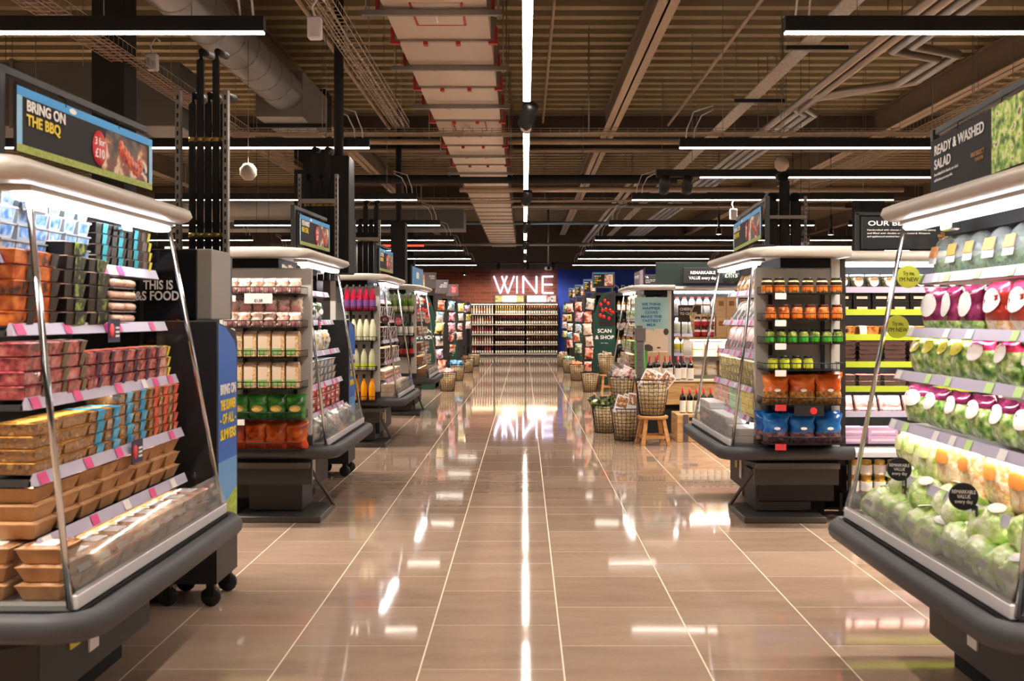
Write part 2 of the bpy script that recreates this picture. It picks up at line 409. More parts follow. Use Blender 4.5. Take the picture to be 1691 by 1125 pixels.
# lit ceiling spots on the produce side and by the wine wall
M_bulb = mat('spot_bulb', '#ffe9c8', .5, emit=60)
def bulb_builder():
    r = root('lit_spotlight')
    b = MB().bbox((-.02, -.03, .02), (.02, .03, .3), M_black, .004).build('bracket', r); MB().tube([(0, 0, .3), (0, 0, 2.05)], .006, M_black, 5).build('drop_rod', r)
    MB().lathe([(.02, .04), (.05, .03), (.055, -.08)], M_black, 14, cap=False).build('lamp_head', r)
    MB().lathe([(.0, -.082), (.04, -.07), (.045, -.06)], M_bulb, 14, cap=False).build('bulb', r)
    return r
for i, (px, py, Y, l) in enumerate([(1187, 380, 18.8, 'glaring lit spotlight just before the picnic sign'), (1309, 380, 18.8, 'glaring lit spotlight between the picnic sign and the quiche sign'), (1372, 381, 19.0, 'small lit spotlight beside the quiche sign post'), (767, 451, 37, 'lit spotlight in front of the brick wall')]):
    x, y, z = at(px, py, Y); place('bulb', bulb_builder, TM(x, y, z), l, 'spotlight', 'lit ceiling spots')
# globe lamps hanging between strips
def globe_builder():
    r = root('ceiling_globe')
    MB().lathe([(.0, -.09), (.05, -.078), (.085, -.03), (.085, .03), (.05, .078), (.02, .09)], mat('globe_white', '#b8aa9c', .5), 18).build('globe', r)
    c = MB(); rods(c, 0, 0, .08, 1.95); c.build('flex', r)
    return r
for px, py, Y, l in ((410, 284, 10.3, 'dull white globe hanging below the strip light beside the black pipes'), (1291, 271, 12.0, 'dull white globe hanging below the strip light over the salad side')):
    x, y, z = at(px, py, Y); place('globe', globe_builder, TM(x, y, z), l, 'ceiling globe', 'hanging globes')

# ---------------------------------------------------------------- services under the roof
M_board = mat('duct_board', '#b9a796', .7); M_redc = mat('red_clamp', '#a3241f', .5)
t = thing('ventilation_duct', 'long pale board-clad duct with red clamps beside the central light line', 'duct', (-.69, 0, 3.85))
MB().box((-.4, -4, 0), (.4, 34, .42), M_board).build('casing', t)
M_fl = mat('duct_flange', '#8f8478', .5, .3)
each('flange', t, [lambda b, y=-1+k*.88: b.box((-.43, y-.02, -.02), (.43, y+.02, .45), M_fl) for k in range(40)])
y = .76+.1
k = 0
while y < 17:
    pb = MB().box((-.56, y-.02, -.075), (.52, y+.02, -.035), M_galv).build('support_bar', t)
    each('threaded_rod', pb, [lambda b, x=x: rods(b, x, y, -.1, RZ-3.85, .006) for x in (-.53, .49)])
    y += 1.72; k += 1
y = 1.64
while y < 16:
    fns = [lambda b, x=x: b.box((x-.02, y-.035, -.05), (x+.02, y+.035, -.02), M_redc) for x in (-.16, .12)]
    fns += [lambda b, s=s: b.prism([(s*.46, -.04), (s*.38, -.04), (s*.38, -.015), (s*.435, -.015), (s*.435, .1), (s*.46, .1)], y-.03, y+.03, M_redc) for s in (-1, 1)]
    each('red_clamp', t, fns); y += .88
for y0 in (7.65, 12.3):
    b = MB(); b.box((-.17, y0, -.012), (.2, y0+.55, 0), M_board); b.box((-.19, y0+.55, -.014), (.22, y0+.575, .0), M_redc); b.box((-.19, y0, -.014), (-.175, y0+.55, 0), M_redc); b.box((.205, y0, -.014), (.22, y0+.55, 0), M_redc)
    b.tube([(0, y0+.2, -.02), (0, y0+.2, -.05), (0, y0+.34, -.05), (0, y0+.34, -.02)], .01, M_white, 6); b.build('access_hatch', t)

def cable_tray(name, label, axis, fixed, z, a, b, w=.2, h=.06, step=.1, m=None, cables=5, cm=None):
    """wire basket tray: rungs and side wires, with a run of cables lying in it"""
    m = m or mat('tray_wire', '#a3907a', .45, .5)
    t = thing(name, label, 'cable tray', (0, 0, z))
    P = (lambda u, s, dz: (fixed+s, u, dz)) if axis == 'y' else (lambda u, s, dz: (u, fixed+s, dz))
    mb = MB(); r = .004
    for s, dz in ((-w/2, h), (-w/2, 0), (-w/6, 0), (w/6, 0), (w/2, 0), (w/2, h)): mb.tube([P(a, s, dz), P(b, s, dz)], r, m, 4)
    u = a
    while u <= b:
        mb.tube([P(u, -w/2, h), P(u, -w/2, 0), P(u, w/2, 0), P(u, w/2, h)], r, m, 4); u += step
    mb.build('wire_basket', t)
    u = a+.6
    while u < b:
        for s in (-w/2, w/2):
            p = P(u, s, 0); MB().tube([p, (p[0], p[1], RZ-z)], .004, M_galv, 4).build('hanger', t)
        u += 2.4
    if cables:
        cb = MB()
        for i in range(cables):
            s = -w/2+w*(i+.5)/cables*.8; pts = []; u = a
            while u < b: pts.append(P(u, s+R.uniform(-.012, .012), .012+R.uniform(0, .012))); u += .5
            pts.append(P(b, s, .012)); cb.tube(pts, .009, cm or mat('cable_grey', '#a89a8c', .6), 5)
        cb.build('cable_run', t)
    return t
cable_tray('cable_tray', 'wire basket cable tray running beside the pale duct', 'y', -1.52, 3.8, -1, 12.4, .2, .07, .1, cables=3)
cable_tray('cable_tray', 'crosswise wire basket cable tray spanning the hall above the strip lights', 'x', 12.5, 3.72, -7, 9.5, .16, .07, .12, cables=4)
cable_tray('cable_tray', 'wire cable tray with red cable over the poster-side pillars', 'y', -3.65, 3.8, 3, 17, .28, .08, .1, cables=6, cm=mat('cable_red', '#8d6f62', .6))
cable_tray('cable_tray', 'wide wire cable tray sloping away above the salad sign', 'y', 5.2, 3.84, 2, 24, .5, .09, .12, cables=7, cm=mat('cable_buff', '#a3906f', .6))
cable_tray('cable_tray', 'far crosswise wire cable tray beyond the big black pipe', 'x', 19.5, 3.7, -5, 9, .16, .07, .16, cables=3)
cable_tray('cable_tray', 'short crosswise cable tray high at the front of the salad side', 'x', 7.3, 4.0, 1.3, 7, .18, .06, .12, cables=2)

M_steelp = mat('conduit_steel', '#a3988c', .35, .7); M_blackp = mat('lagged_pipe', '#0e0e0e', .85)
def pipe(name, label, pts, r, m, n=10, clips=None, cat='pipe'):
    t = thing(name, label, cat, (0, 0, 0))
    MB().tube(pts, r, m, n).build('pipe_run', t)
    if clips:
        for (x, y, z) in clips:
            MB().tube([(x, y, RZ), (x, y, z+r+.03), (x+r*1.1, y, z), (x, y, z-r*1.2), (x-r*1.1, y, z), (x, y, z+r+.03)], .006, M_galv, 5).build('pipe_hanger', t)
    return t
# bundle of four conduits over the salad side, two with a dog-leg
for i in range(4):
    x = 3.25+i*.13
    if i < 2: pts = [(x, 0, 4.0), (x, 33, 4.0)]
    else:
        e = (i-2)*.16
        pts = [(x, 0, 4.0), (x, 9.6-e, 4.0), (x+.55, 9.9-e, 4.0), (x+.55+e*.2, 11.0-e, 4.0), (x-.25, 11.5+e, 4.0), (x-.25, 12.2, 4.0), (x, 12.6, 4.0), (x, 33, 4.0)]
    pipe('conduit', 'silver conduit, %s outward in the bundle of four over the salad side' % ORD[i], pts, .045, M_steelp, 10, [(x, y, 4.04) for y in (5.5, 9, 14, 18, 24)])
for i in range(2):
    pipe('conduit', 'thin silver conduit, %s of the pair nearest the central light line' % ORD[i], [(2.0+i*.14, 18.3, 4.02), (2.0+i*.14, 36, 4.02)], .045, M_steelp, 8, [(2.0+i*.14, 20, 4.02)])
pipe('ceiling_pipe', 'thin bare pipe slanting close under the deck right of the beam', [(2.5, 2, 4.8), (2.5, 17.5, 4.8)], .022, M_beam, 8)
pipe('ceiling_pipe', 'thin bare pipe close under the deck beside the light line', [(.32, 2, 4.85), (.32, 17.5, 4.85)], .02, M_beam, 8)
pipe('ceiling_pipe', 'thin bare pipe close under the deck left of the cable tray', [(-2.35, 2, 4.75), (-2.35, 17.5, 4.75)], .03, M_beam, 8)
pipe('ceiling_pipe', 'fat black pipe crossing the hall behind the second strip lights', [(-3.4, 17.2, 3.82), (2.6, 17.2, 3.82)], .075, M_blackp, 12, [(-.9, 17.2, 3.82), (1.0, 17.2, 3.82)])
pipe('ceiling_pipe', 'pale pipe crossing the hall just beyond the fat black pipe', [(-1.2, 18.6, 3.82), (7, 18.6, 3.82)], .05, M_beam, 10)
pipe('ceiling_pipe', 'thin pipe crossing under the first far girder', [(-4, 16, 4.25), (3.4, 16, 4.25)], .045, M_beam, 8)
pipe('ceiling_pipe', 'grey pipe crossing the hall above the fourth light row', [(-6, 22, 3.9), (7, 22, 3.9)], .05, M_galv, 8)
pipe('ceiling_pipe', 'bluish steel pipe crossing above the distant light rows', [(-3, 25.5, 3.85), (6, 25.5, 3.85)], .04, mat('pipe_blue', '#6d8596', .35, .5), 8)
pipe('ceiling_pipe', 'pale pipe crossing the hall close to the brick wall', [(-8, 31.5, 3.75), (8, 31.5, 3.75)], .05, M_galv, 8)
# perforated tray
t = thing('perforated_tray', 'flat perforated metal tray hung on black bars over the salad side', 'cable tray', (2.75, 0, 4.1))
MB().box((-.09, 3, 0), (.09, 33, .015), nmat('perforated', ['#5d544a', '#a3988a'], 60, .5, kind='dist', seed=False)).build('tray', t)
for y in (5.4, 7.6, 9.8, 12.2, 15, 19):
    pb = MB().box((-.2, y-.02, -.04), (.4, y+.02, 0), M_black).build('cross_bar', t); each('threaded_rod', pb, [lambda b, x=x: rods(b, x, y, 0, RZ-4.1) for x in (-.18, .38)])
# left-hand ductwork
M_ductd = mat('duct_grey', '#5f5d5a', .5, .25); M_ducts = mat('duct_silver', '#8c8884', .4, .55)
t = thing('rectangular_duct', 'wide dark rectangular duct crossing above the poster fridge', 'duct', (0, 0, 0))
MB().bbox((-11, 11.4, 3.62), (-3.9, 12.2, 4.35), M_ductd, .01).build('casing', t)
each('flange', t, [lambda b, x=x: b.box((x-.02, 11.37, 3.59), (x+.02, 12.23, 4.38), M_galv) for x in (-10, -8.6, -7.2, -5.8, -4.5)])
each('hanging_rod', t, [lambda b, x=x: rods(b, x, 11.4, 4.3) for x in (-9.4, -5)])
t = thing('rectangular_duct', 'square silver duct end box above the pipe riser', 'duct', (0, 0, 0))
MB().bbox((-3.42, 12.8, 4.0), (-2.82, 14.4, 4.6), M_ducts, .01).build('casing', t)
pb = MB().box((-3.6, 13.2, 3.95), (-2.6, 13.25, 4.0), M_black).build('support_bar', t); each('threaded_rod', pb, [lambda b, x=x: rods(b, x, 13.2, 3.95) for x in (-3.55, -2.65)])
t = thing('spiral_duct', 'fat silver spiral duct running into the square duct end box', 'duct', (0, 0, 0))
MB().tube([(-3.06, 4, 4.33), (-3.06, 12.8, 4.33)], .24, M_ducts, 20).build('duct_run', t)
each('spiral_seam', t, [lambda b, k=k: b.tube([(-3.06+.243*math.cos(a*PI/8), 4.2+k*.5, 4.33+.243*math.sin(a*PI/8)) for a in range(16)], .006, M_galv, 4, closed=True) for k in range(17)])
t = thing('spiral_duct', 'silver round duct lying crosswise behind the first strip light', 'duct', (0, 0, 0))
MB().tube([(-9, 20.5, 3.75), (-4.4, 20.5, 3.75)], .35, M_ducts, 18).build('duct_run', t)
each('hanging_rod', t, [lambda b, x=x: rods(b, x, 20.5, 4.05) for x in (-8, -5)])
t = thing('rectangular_duct', 'long silver duct crossing high above the distant poster-side rows', 'duct', (0, 0, 0))
MB().bbox((-13, 23.2, 3.5), (-1.4, 24.2, 3.95), M_ductd, .01).build('casing', t)
# small junction boxes and sensors
def jbox(): 
    r = root('junction_box'); MB().bbox((-.05, -.04, -.08), (.05, .04, .08), M_white, .01).build('box_body', r)
    MB().tube([(0, 0, .08), (-.02, 0, .16), (.03, 0, .24), (.07, 0, .2)], .009, M_white, 6).build('cable_loop', r); return r
for px, py, Y, l in ((520, 47, 7.4, 'white junction box hanging from the tray beside the pale duct'), (252, 103, 9.6, 'white junction box on the red-cable tray in front of the black column'), (1211, 354, 15, 'white junction box above the picnic sign')):
    x, y, z = at(px, py, Y); place('jbox', jbox, TM(x, y, z), l, 'junction box', 'white junction boxes')
# pipe risers in slotted frames
def riser(x0, x1, Y, z0, z1, label, npipe, bars=True, topbends=True):
    t = thing('pipe_riser', label, 'pipe riser', ((x0+x1)/2, Y, z0))
    w = x1-x0; h = z1-z0
    for s in (-1, 1):
        b = MB(); x = s*w/2; b.box((x-.014, -.02, 0), (x+.014, .02, h), M_galv)
        p = b.build('slotted_post', t)
        b = MB(); k = 0
        while k*.05 < h-.05:
            b.box((x-.005, -.0215, k*.05+.015), (x+.005, -.0195, k*.05+.04), M_blackm); k += 1
        b.build('slot_pattern', p)
    for zz in ([h-.25] if bars else []): MB().box((-w/2, -.025, zz-.02), (w/2, .0, zz+.02), M_galv).build('cross_bar', t)
    for i in range(npipe):
        pr = (w-.04)/npipe*.46; x = -w/2+.02+(w-.04)*(i+.5)/npipe; hh = h+.25*(i % 2) if topbends else h
        pts = [(x, .1, 0), (x, .1, hh-.06), (x, .13, hh), (x, .3, hh+.02)]
        p = MB().tube(pts, pr, M_blackp, 10).build('black_pipe', t)
        each('brass_clip', p, [lambda b, zz=zz: b.lathe([(pr*1.08, zz-.012), (pr*1.08, zz+.012)], mat('brass', '#a08a50', .3, .8), 10, TM(x, .1, 0)) for zz in (.12, h*.72)])
    return t
riser(-1.93, -1.665, 5.62, 1.80, 2.72, 'tall riser of black lagged pipes behind the poster fridge', 5, bars=False)
riser(-2.08, -1.74, 9.32, 1.80, 2.78, 'slotted-frame riser of black pipes beside the second poster sign', 5)
riser(-2.26, -1.93, 13.4, 1.80, 2.75, 'smaller slotted-frame riser of black pipes above the bottle-rack fridge', 4)
riser(2.9, 3.35, 12.0, 0.0, 2.9, 'slotted-frame riser behind the quiche sign', 3)
for x0, x1, Y, l in ((-2.02, -1.78, 10.2, 'black service boxing standing behind the second pipe riser'), (-2.3, -2.05, 17.3, 'black service boxing rising between distant poster-side rows')):
    t = thing('service_boxing', l, 'boxing', (0, 0, 0)); MB().bbox((x0, Y, 1.9), (x1, Y+.35, 3.1), M_blackm, .01).build('casing', t)
    MB().tube([((x0+x1)/2, Y+.1, 3.05), ((x0+x1)/2, Y+.1, RZ)], .05, M_blackp, 8).build('flue', t)
# ---------------------------------------------------------------- product builders (origin: bottom centre, front at -Y)
def L(*a): return lambda: None
M_film = mat('clear_film', '#dcdcda', .12, alpha=.25)
def tray_b(name, w, d, h, m_tray, m_food, m_label=None, label_x=(-.5, .5), label_front=True, film=M_film, flare=.86, top_label=None):
    def f():
        r = root(name)
        a, b_, i, j = w/2, d/2, w/2*flare, d/2*flare
        B = MB(); B.loft([[(-i, -j, 0), (i, -j, 0), (i, j, 0), (-i, j, 0)], [(-a*.96, -b_*.96, h*.86), (a*.96, -b_*.96, h*.86), (a*.96, b_*.96, h*.86), (-a*.96, b_*.96, h*.86)],
                  [(-a, -b_, h*.87), (a, -b_, h*.87), (a, b_, h*.87), (-a, b_, h*.87)], [(-a, -b_, h*.91), (a, -b_, h*.91), (a, b_, h*.91), (-a, b_, h*.91)]], m_tray, False)
        B.build('tray', r)
        MB().loft([[(-a*.92, -b_*.9, h*.9), (a*.92, -b_*.9, h*.9), (a*.92, b_*.9, h*.9), (-a*.92, b_*.9, h*.9)], [(-a*.8, -b_*.75, h), (a*.8, -b_*.75, h), (a*.8, b_*.75, h), (-a*.8, b_*.75, h)]], m_food, False).build('food', r)
        if m_label:
            x0, x1 = label_x[0]*w, label_x[1]*w; e = .0015
            S = MB(); q = h*.93
            S.add([(x0*flare, -j-e*3, .002), (x1*flare, -j-e*3, .002), (x1, -b_-e, q), (x0, -b_-e, q), (x0*.95, -b_*.7, h+e), (x1*.95, -b_*.7, h+e), (x1*.95, b_*.8, h+e), (x0*.95, b_*.8, h+e)],
                  [(0, 1, 2, 3), (3, 2, 5, 4), (4, 5, 6, 7)], m_label)
            S.build('sleeve', r)
        if top_label:
            MB().box((-a*.6, -b_*.5, h), (a*.5, b_*.5, h+.0015), top_label).build('label', r)
        return r
    return f
def box_b(name, w, d, h, m, m_label=None, lab=(-.35, .35, .2, .8), m_band=None):
    def f():
        r = root(name); MB().bbox((-w/2, -d/2, 0), (w/2, d/2, h), m, .003).build('carton', r)
        if m_label: MB().box((lab[0]*w, -d/2-.0015, lab[2]*h), (lab[1]*w, -d/2+.001, lab[3]*h), m_label).build('label', r)
        if m_band: MB().box((-w/2-.001, -d/2-.001, .0), (w/2+.001, d/2, h*.22), m_band).build('band', r)
        return r
    return f
def bag_mesh(w, h, t, m, seed=0, n=12, k=14, top=None, topf=.3, flare=1.0, base=None, basef=0.):
    """pillow pouch standing upright, crimped top; colour zones by height"""
    rr = random.Random(seed); B = MB()
    ph = [rr.uniform(0, 6) for _ in range(6)]
    rings = []
    for i in range(k+1):
        v = i/k
        th = t*(math.sin(PI*min(1, max(0, v*.92+.08)))**.6) if v < .97 else t*.06
        if v > .86: th *= max(.08, (1-v)/.14)
        ww = w*(1-.10*math.sin(PI*v)+(.05*flare if v > .9 else 0))
        ring = []
        for j in range(2*n):
            a = 2*PI*j/(2*n); cx = math.cos(a); sy = math.sin(a)
            x = ww/2*(abs(cx)**.75)*(1 if cx > 0 else -1)
            y = th/2*(abs(sy)**.9)*(1 if sy > 0 else -1)
            y += t*.07*math.sin(7*v*3+ph[0]+x*40)*math.sin(ph[1]+x*55)*(.4+.6*(v > .6))
            z = h*v+h*.012*math.sin(x*60+ph[2])*(v > .8)
            ring.append((x+.004*math.sin(v*17+ph[3]), y, z))
        rings.append(ring)
    N = 2*n; vs = [p for r_ in rings for p in r_]
    zones = {}
    for i in range(k):
        v = (i+.5)/k
        mm = top if (top and v > 1-topf) else (base if (base and v < basef) else m)
        zones.setdefault(id(mm), (mm, []))[1].extend([(i*N+j, i*N+(j+1) % N, (i+1)*N+(j+1) % N, (i+1)*N+j) for j in range(N)])
    o = 0
    for mm, fs in zones.values(): B.add(vs, fs, mm, True)
    B.add(vs, [tuple(range(N))[::-1], tuple(k*N+j for j in range(N))], top or m)
    return B
def bag_b(name, w, h, t, m, top=None, topf=.3, label=None, lab=None, base=None, basef=0., seed=0, labshape='oval'):
    def f():
        r = root(name); bag_mesh(w, h, t, m, seed, top=top, topf=topf, base=base, basef=basef).build('pouch', r)
        if label:
            cx, cz, rx, rz = lab; B = MB(); n = 16
            pts = []
            for j in range(n):
                a = 2*PI*j/n; e = .5 if labshape == 'rect' else 1
                X = cx+rx*(abs(math.cos(a))**e)*(1 if math.cos(a) > 0 else -1); Z = cz+rz*(abs(math.sin(a))**e)*(1 if math.sin(a) > 0 else -1)
                pts.append((X*w, Z*h))
            front = lambda x, z: -t/2*(1.02*max(.05, math.sin(PI*min(1, z/h*.92+.08)))**.6)*max(.2, (1-min(1, abs(2*x/w))**2.2))**.5-.006
            vs = [(cx*w, front(cx*w, cz*h), cz*h)]+[(x, front(x, z), z) for x, z in pts]
            B.add(vs, [(0, 1+(j+1) % n, 1+j) for j in range(n)], label, True); B.build('label', r)
        return r
    return f
def jar_b(name, r0, h, m_body, m_label, m_lid, m_label2=None):
    def f():
        r = root(name)
        MB().lathe([(r0*.85, 0), (r0, h*.05), (r0, h*.74), (r0*.8, h*.84), (r0*.8, h*.88)], m_body, 14).build('glass_body', r)
        MB().lathe([(r0*1.015, h*.14), (r0*1.015, h*.52)], m_label, 14, cap=False).build('label', r)
        if m_label2: MB().lathe([(r0*1.02, h*.52), (r0*1.02, h*.72)], m_label2, 14, cap=False).build('label_band', r)
        MB().lathe([(r0*.84, h*.85), (r0*.86, h*.87), (r0*.86, h*.97), (r0*.8, h)], m_lid, 14).build('lid', r)
        return r
    return f
def bottle_prof(r, h, neck=.32, kind='wine'):
    if kind == 'wine': return [(r*.9, 0), (r, .01), (r, h*.6), (r*.85, h*.67), (r*.42, h*.74), (neck*r, h*.8), (neck*r, h*.985), (neck*r*.9, h)]
    if kind == 'juice': return [(r*.9, 0), (r, .01), (r, h*.4), (r*.95, h*.55), (r*.6, h*.74), (r*.4, h*.86), (r*.36, h*.88)]
    return [(r*.9, 0), (r, .01), (r, h*.7), (r*.6, h*.86), (r*.5, h*.9), (r*.5, h)]
def bottle_b(name, r0, h, m_body, m_label, m_cap, lab=(.12, .42), cap=(.76, 1.0), kind='wine', single=False, neckcap=1.12):
    def f():
        pr = bottle_prof(r0, h, kind=kind)
        capr = r0*(.32 if kind == 'wine' else .38 if kind == 'juice' else .52)*neckcap
        if single:
            B = MB(); B.lathe(pr, m_body, 10); B.lathe([(r0*1.02, h*lab[0]), (r0*1.02, h*lab[1])], m_label, 10, cap=False); B.lathe([(capr, h*cap[0]), (capr, h*cap[1]), (0.001, h*cap[1]+.001)], m_cap, 10, cap=False)
            return B.build(name)
        r = root(name); MB().lathe(pr, m_body, 14).build('bottle_body', r)
        MB().lathe([(r0*1.02, h*lab[0]), (r0*1.02, h*lab[1])], m_label, 14, cap=False).build('label', r)
        MB().lathe([(capr, h*cap[0]), (capr, h*cap[1]), (0.001, h*cap[1]+.001)], m_cap, 12, cap=False).build('cap', r)
        return r
    return f
def pot_b(name, w, h, m_pot, m_label, m_lid):
    def f():
        r = root(name)
        MB().loft([[(-w*.38, -w*.38, 0), (w*.38, -w*.38, 0), (w*.38, w*.38, 0), (-w*.38, w*.38, 0)], [(-w*.46, -w*.46, h*.9), (w*.46, -w*.46, h*.9), (w*.46, w*.46, h*.9), (-w*.46, w*.46, h*.9)]], m_pot, False).build('pot_body', r)
        MB().box((-w*.5, -w*.5, h*.9), (w*.5, w*.5, h), m_lid).build('lid', r)
        MB().add([(-w*.3, -w*.405, h*.2), (w*.3, -w*.405, h*.2), (w*.32, -w*.462, h*.82), (-w*.32, -w*.462, h*.82)], [(0, 1, 2, 3)], m_label).build('label', r)
        return r
    return f
def lettuce_b(seed):
    def f():
        r = root('iceberg_lettuce'); rr = random.Random(seed); B = MB(); n = 34; k = 20; rings = []
        ph = [rr.uniform(0, 6) for _ in range(6)]
        for i in range(k+1):
            th = PI*i/k; ring = []
            for j in range(n):
                a = 2*PI*j/n
                rad = .08*(1+.10*math.sin(3*a+ph[0]+1.5*th)+.06*math.sin(5*a+ph[1]-3*th)+.05*abs(math.sin(6*a+4*th+ph[2]))+.03*math.sin(17*a+9*th))
                ring.append((rad*math.sin(th)*math.cos(a), rad*math.sin(th)*math.sin(a), .07-rad*.86*math.cos(th)))
            rings.append(ring)
        B.loft(rings, nmat('lettuce_leaf', ['#8cb848', '#c2dc7c', '#e6f0b8', '#f8fae4'], 16, .2, 1.0, stretch=(1, 1, .4), coat=.8, bscale=42), True); B.build('head', r)
        MB().lathe([(.0, .152), (.02, .1505), (.03, .146)], mat('white_label', '#eeeae6', .4), 12, TM(.01, -.0, .003, 0, .2), cap=False).build('label', r)
        return r
    return f
def slab_b(name, w, h, t, m, m_label, lab=(-.3, .3, .35, .7), lean=.35, m_edge=None):
    """flat sealed pack leaning back"""
    def f():
        r = root(name); M = TM(0, 0, 0, 0, -lean)
        B = MB(); B.loft([[(-w/2, -t*.15, 0), (w/2, -t*.15, 0), (w/2, t*.15, 0), (-w/2, t*.15, 0)], [(-w/2*.97, -t/2, h*.12), (w/2*.97, -t/2, h*.12), (w/2*.97, t/2, h*.12), (-w/2*.97, t/2, h*.12)],
                          [(-w/2*.97, -t/2, h*.85), (w/2*.97, -t/2, h*.85), (w/2*.97, t/2, h*.85), (-w/2*.97, t/2, h*.85)], [(-w/2, -t*.1, h), (w/2, -t*.1, h), (w/2, t*.1, h), (-w/2, t*.1, h)]], m, False, M=M)
        B.build('pack', r)
        MB().box((lab[0]*w, -t/2-.0015, lab[2]*h), (lab[1]*w, -t/2, lab[3]*h), m_label, M).build('label', r)
        return r
    return f

def H(n, c, **k): return mat(n, c, **k)
m_food_meat = nmat('raw_meat', ['#7c2a33', '#b9505a', '#d98a88'], 45, .25, .2, coat=.4)
m_food_pink = nmat('pink_meat', ['#c46a6c', '#e6a79d', '#f0cabb'], 40, .25, .2, coat=.4)
m_food_saus = nmat('sausage', ['#c98a72', '#e5b79c', '#edcbb4'], 14, .3, .3, stretch=(1, 5, 1), coat=.4)
m_food_orange = nmat('carrot_mix', ['#c4521c', '#e88428', '#f0a24a'], 60, .35, .3, coat=.3)
m_food_bread = nmat('breaded', ['#a4671f', '#d99a3c', '#eab866'], 50, .5, .5)
m_dark_tray = mat('dark_tray', '#1c1a1a', .3)
m_meat_tray = nmat('meat_through_tray', ['#4a1a20', '#a8404a', '#d07a78'], 30, .2, coat=.5)
m_pale_tray = nmat('pink_through_tray', ['#a85a58', '#dc9a92', '#ecc0b2'], 30, .2, coat=.5)
m_bread_tray = nmat('crumb_through_tray', ['#5a3c24', '#b07c3c', '#7a5a40', '#d8a860'], 30, .25, coat=.4)
m_carrot_tray = nmat('carrot_through_tray', ['#3a2418', '#c8581c', '#e88a34'], 18, .25, coat=.4)
m_clear_tray = mat('smoked_tray', '#5b4a46', .2)
m_card = nmat('kraft_card', ['#a4764c', '#bb8d60', '#c79b6e'], 12, .75)
m_wl = mat('white_label', '#eeeae6', .4)
# ---------------------------------------------------------------- promotional chillers at the aisle ends
ZS = [1.655, 1.425, 1.19, .95, .745]
YF = [.28, .24, .19, .165, .15]
M_fridge_in = mat('fridge_lining', '#c9c7c2', .45)
M_fridge_bk = mat('fridge_dark_lining', '#1b1b1d', .35)
M_base = mat('fridge_base', '#2c2825', .5)
M_bump = mat('rubber_bumper', '#3b3b3e', .55)
W = 1.55
GOODS_FILL = {}  # lights added to brighten the goods, shared by shelf width
def goods_fill_light(t, x, y, z, w, e=.42):
    """added fill light under a shelf lip, aimed back and down to brighten the goods"""
    if w not in GOODS_FILL:
        l = bpy.data.lights.new('goods_fill_light', 'AREA'); l.shape = 'RECTANGLE'; l.size = w; l.size_y = .02; l.energy = e*w/1.3; l.color = (1, .95, .88); l.spread = 2.2
        GOODS_FILL[w] = l
    o = bpy.data.objects.new('goods_fill_light', GOODS_FILL[w]); C.objects.link(o); o.parent = t; o.location = (x, y, z); o.rotation_euler = (.6, 0, 0)
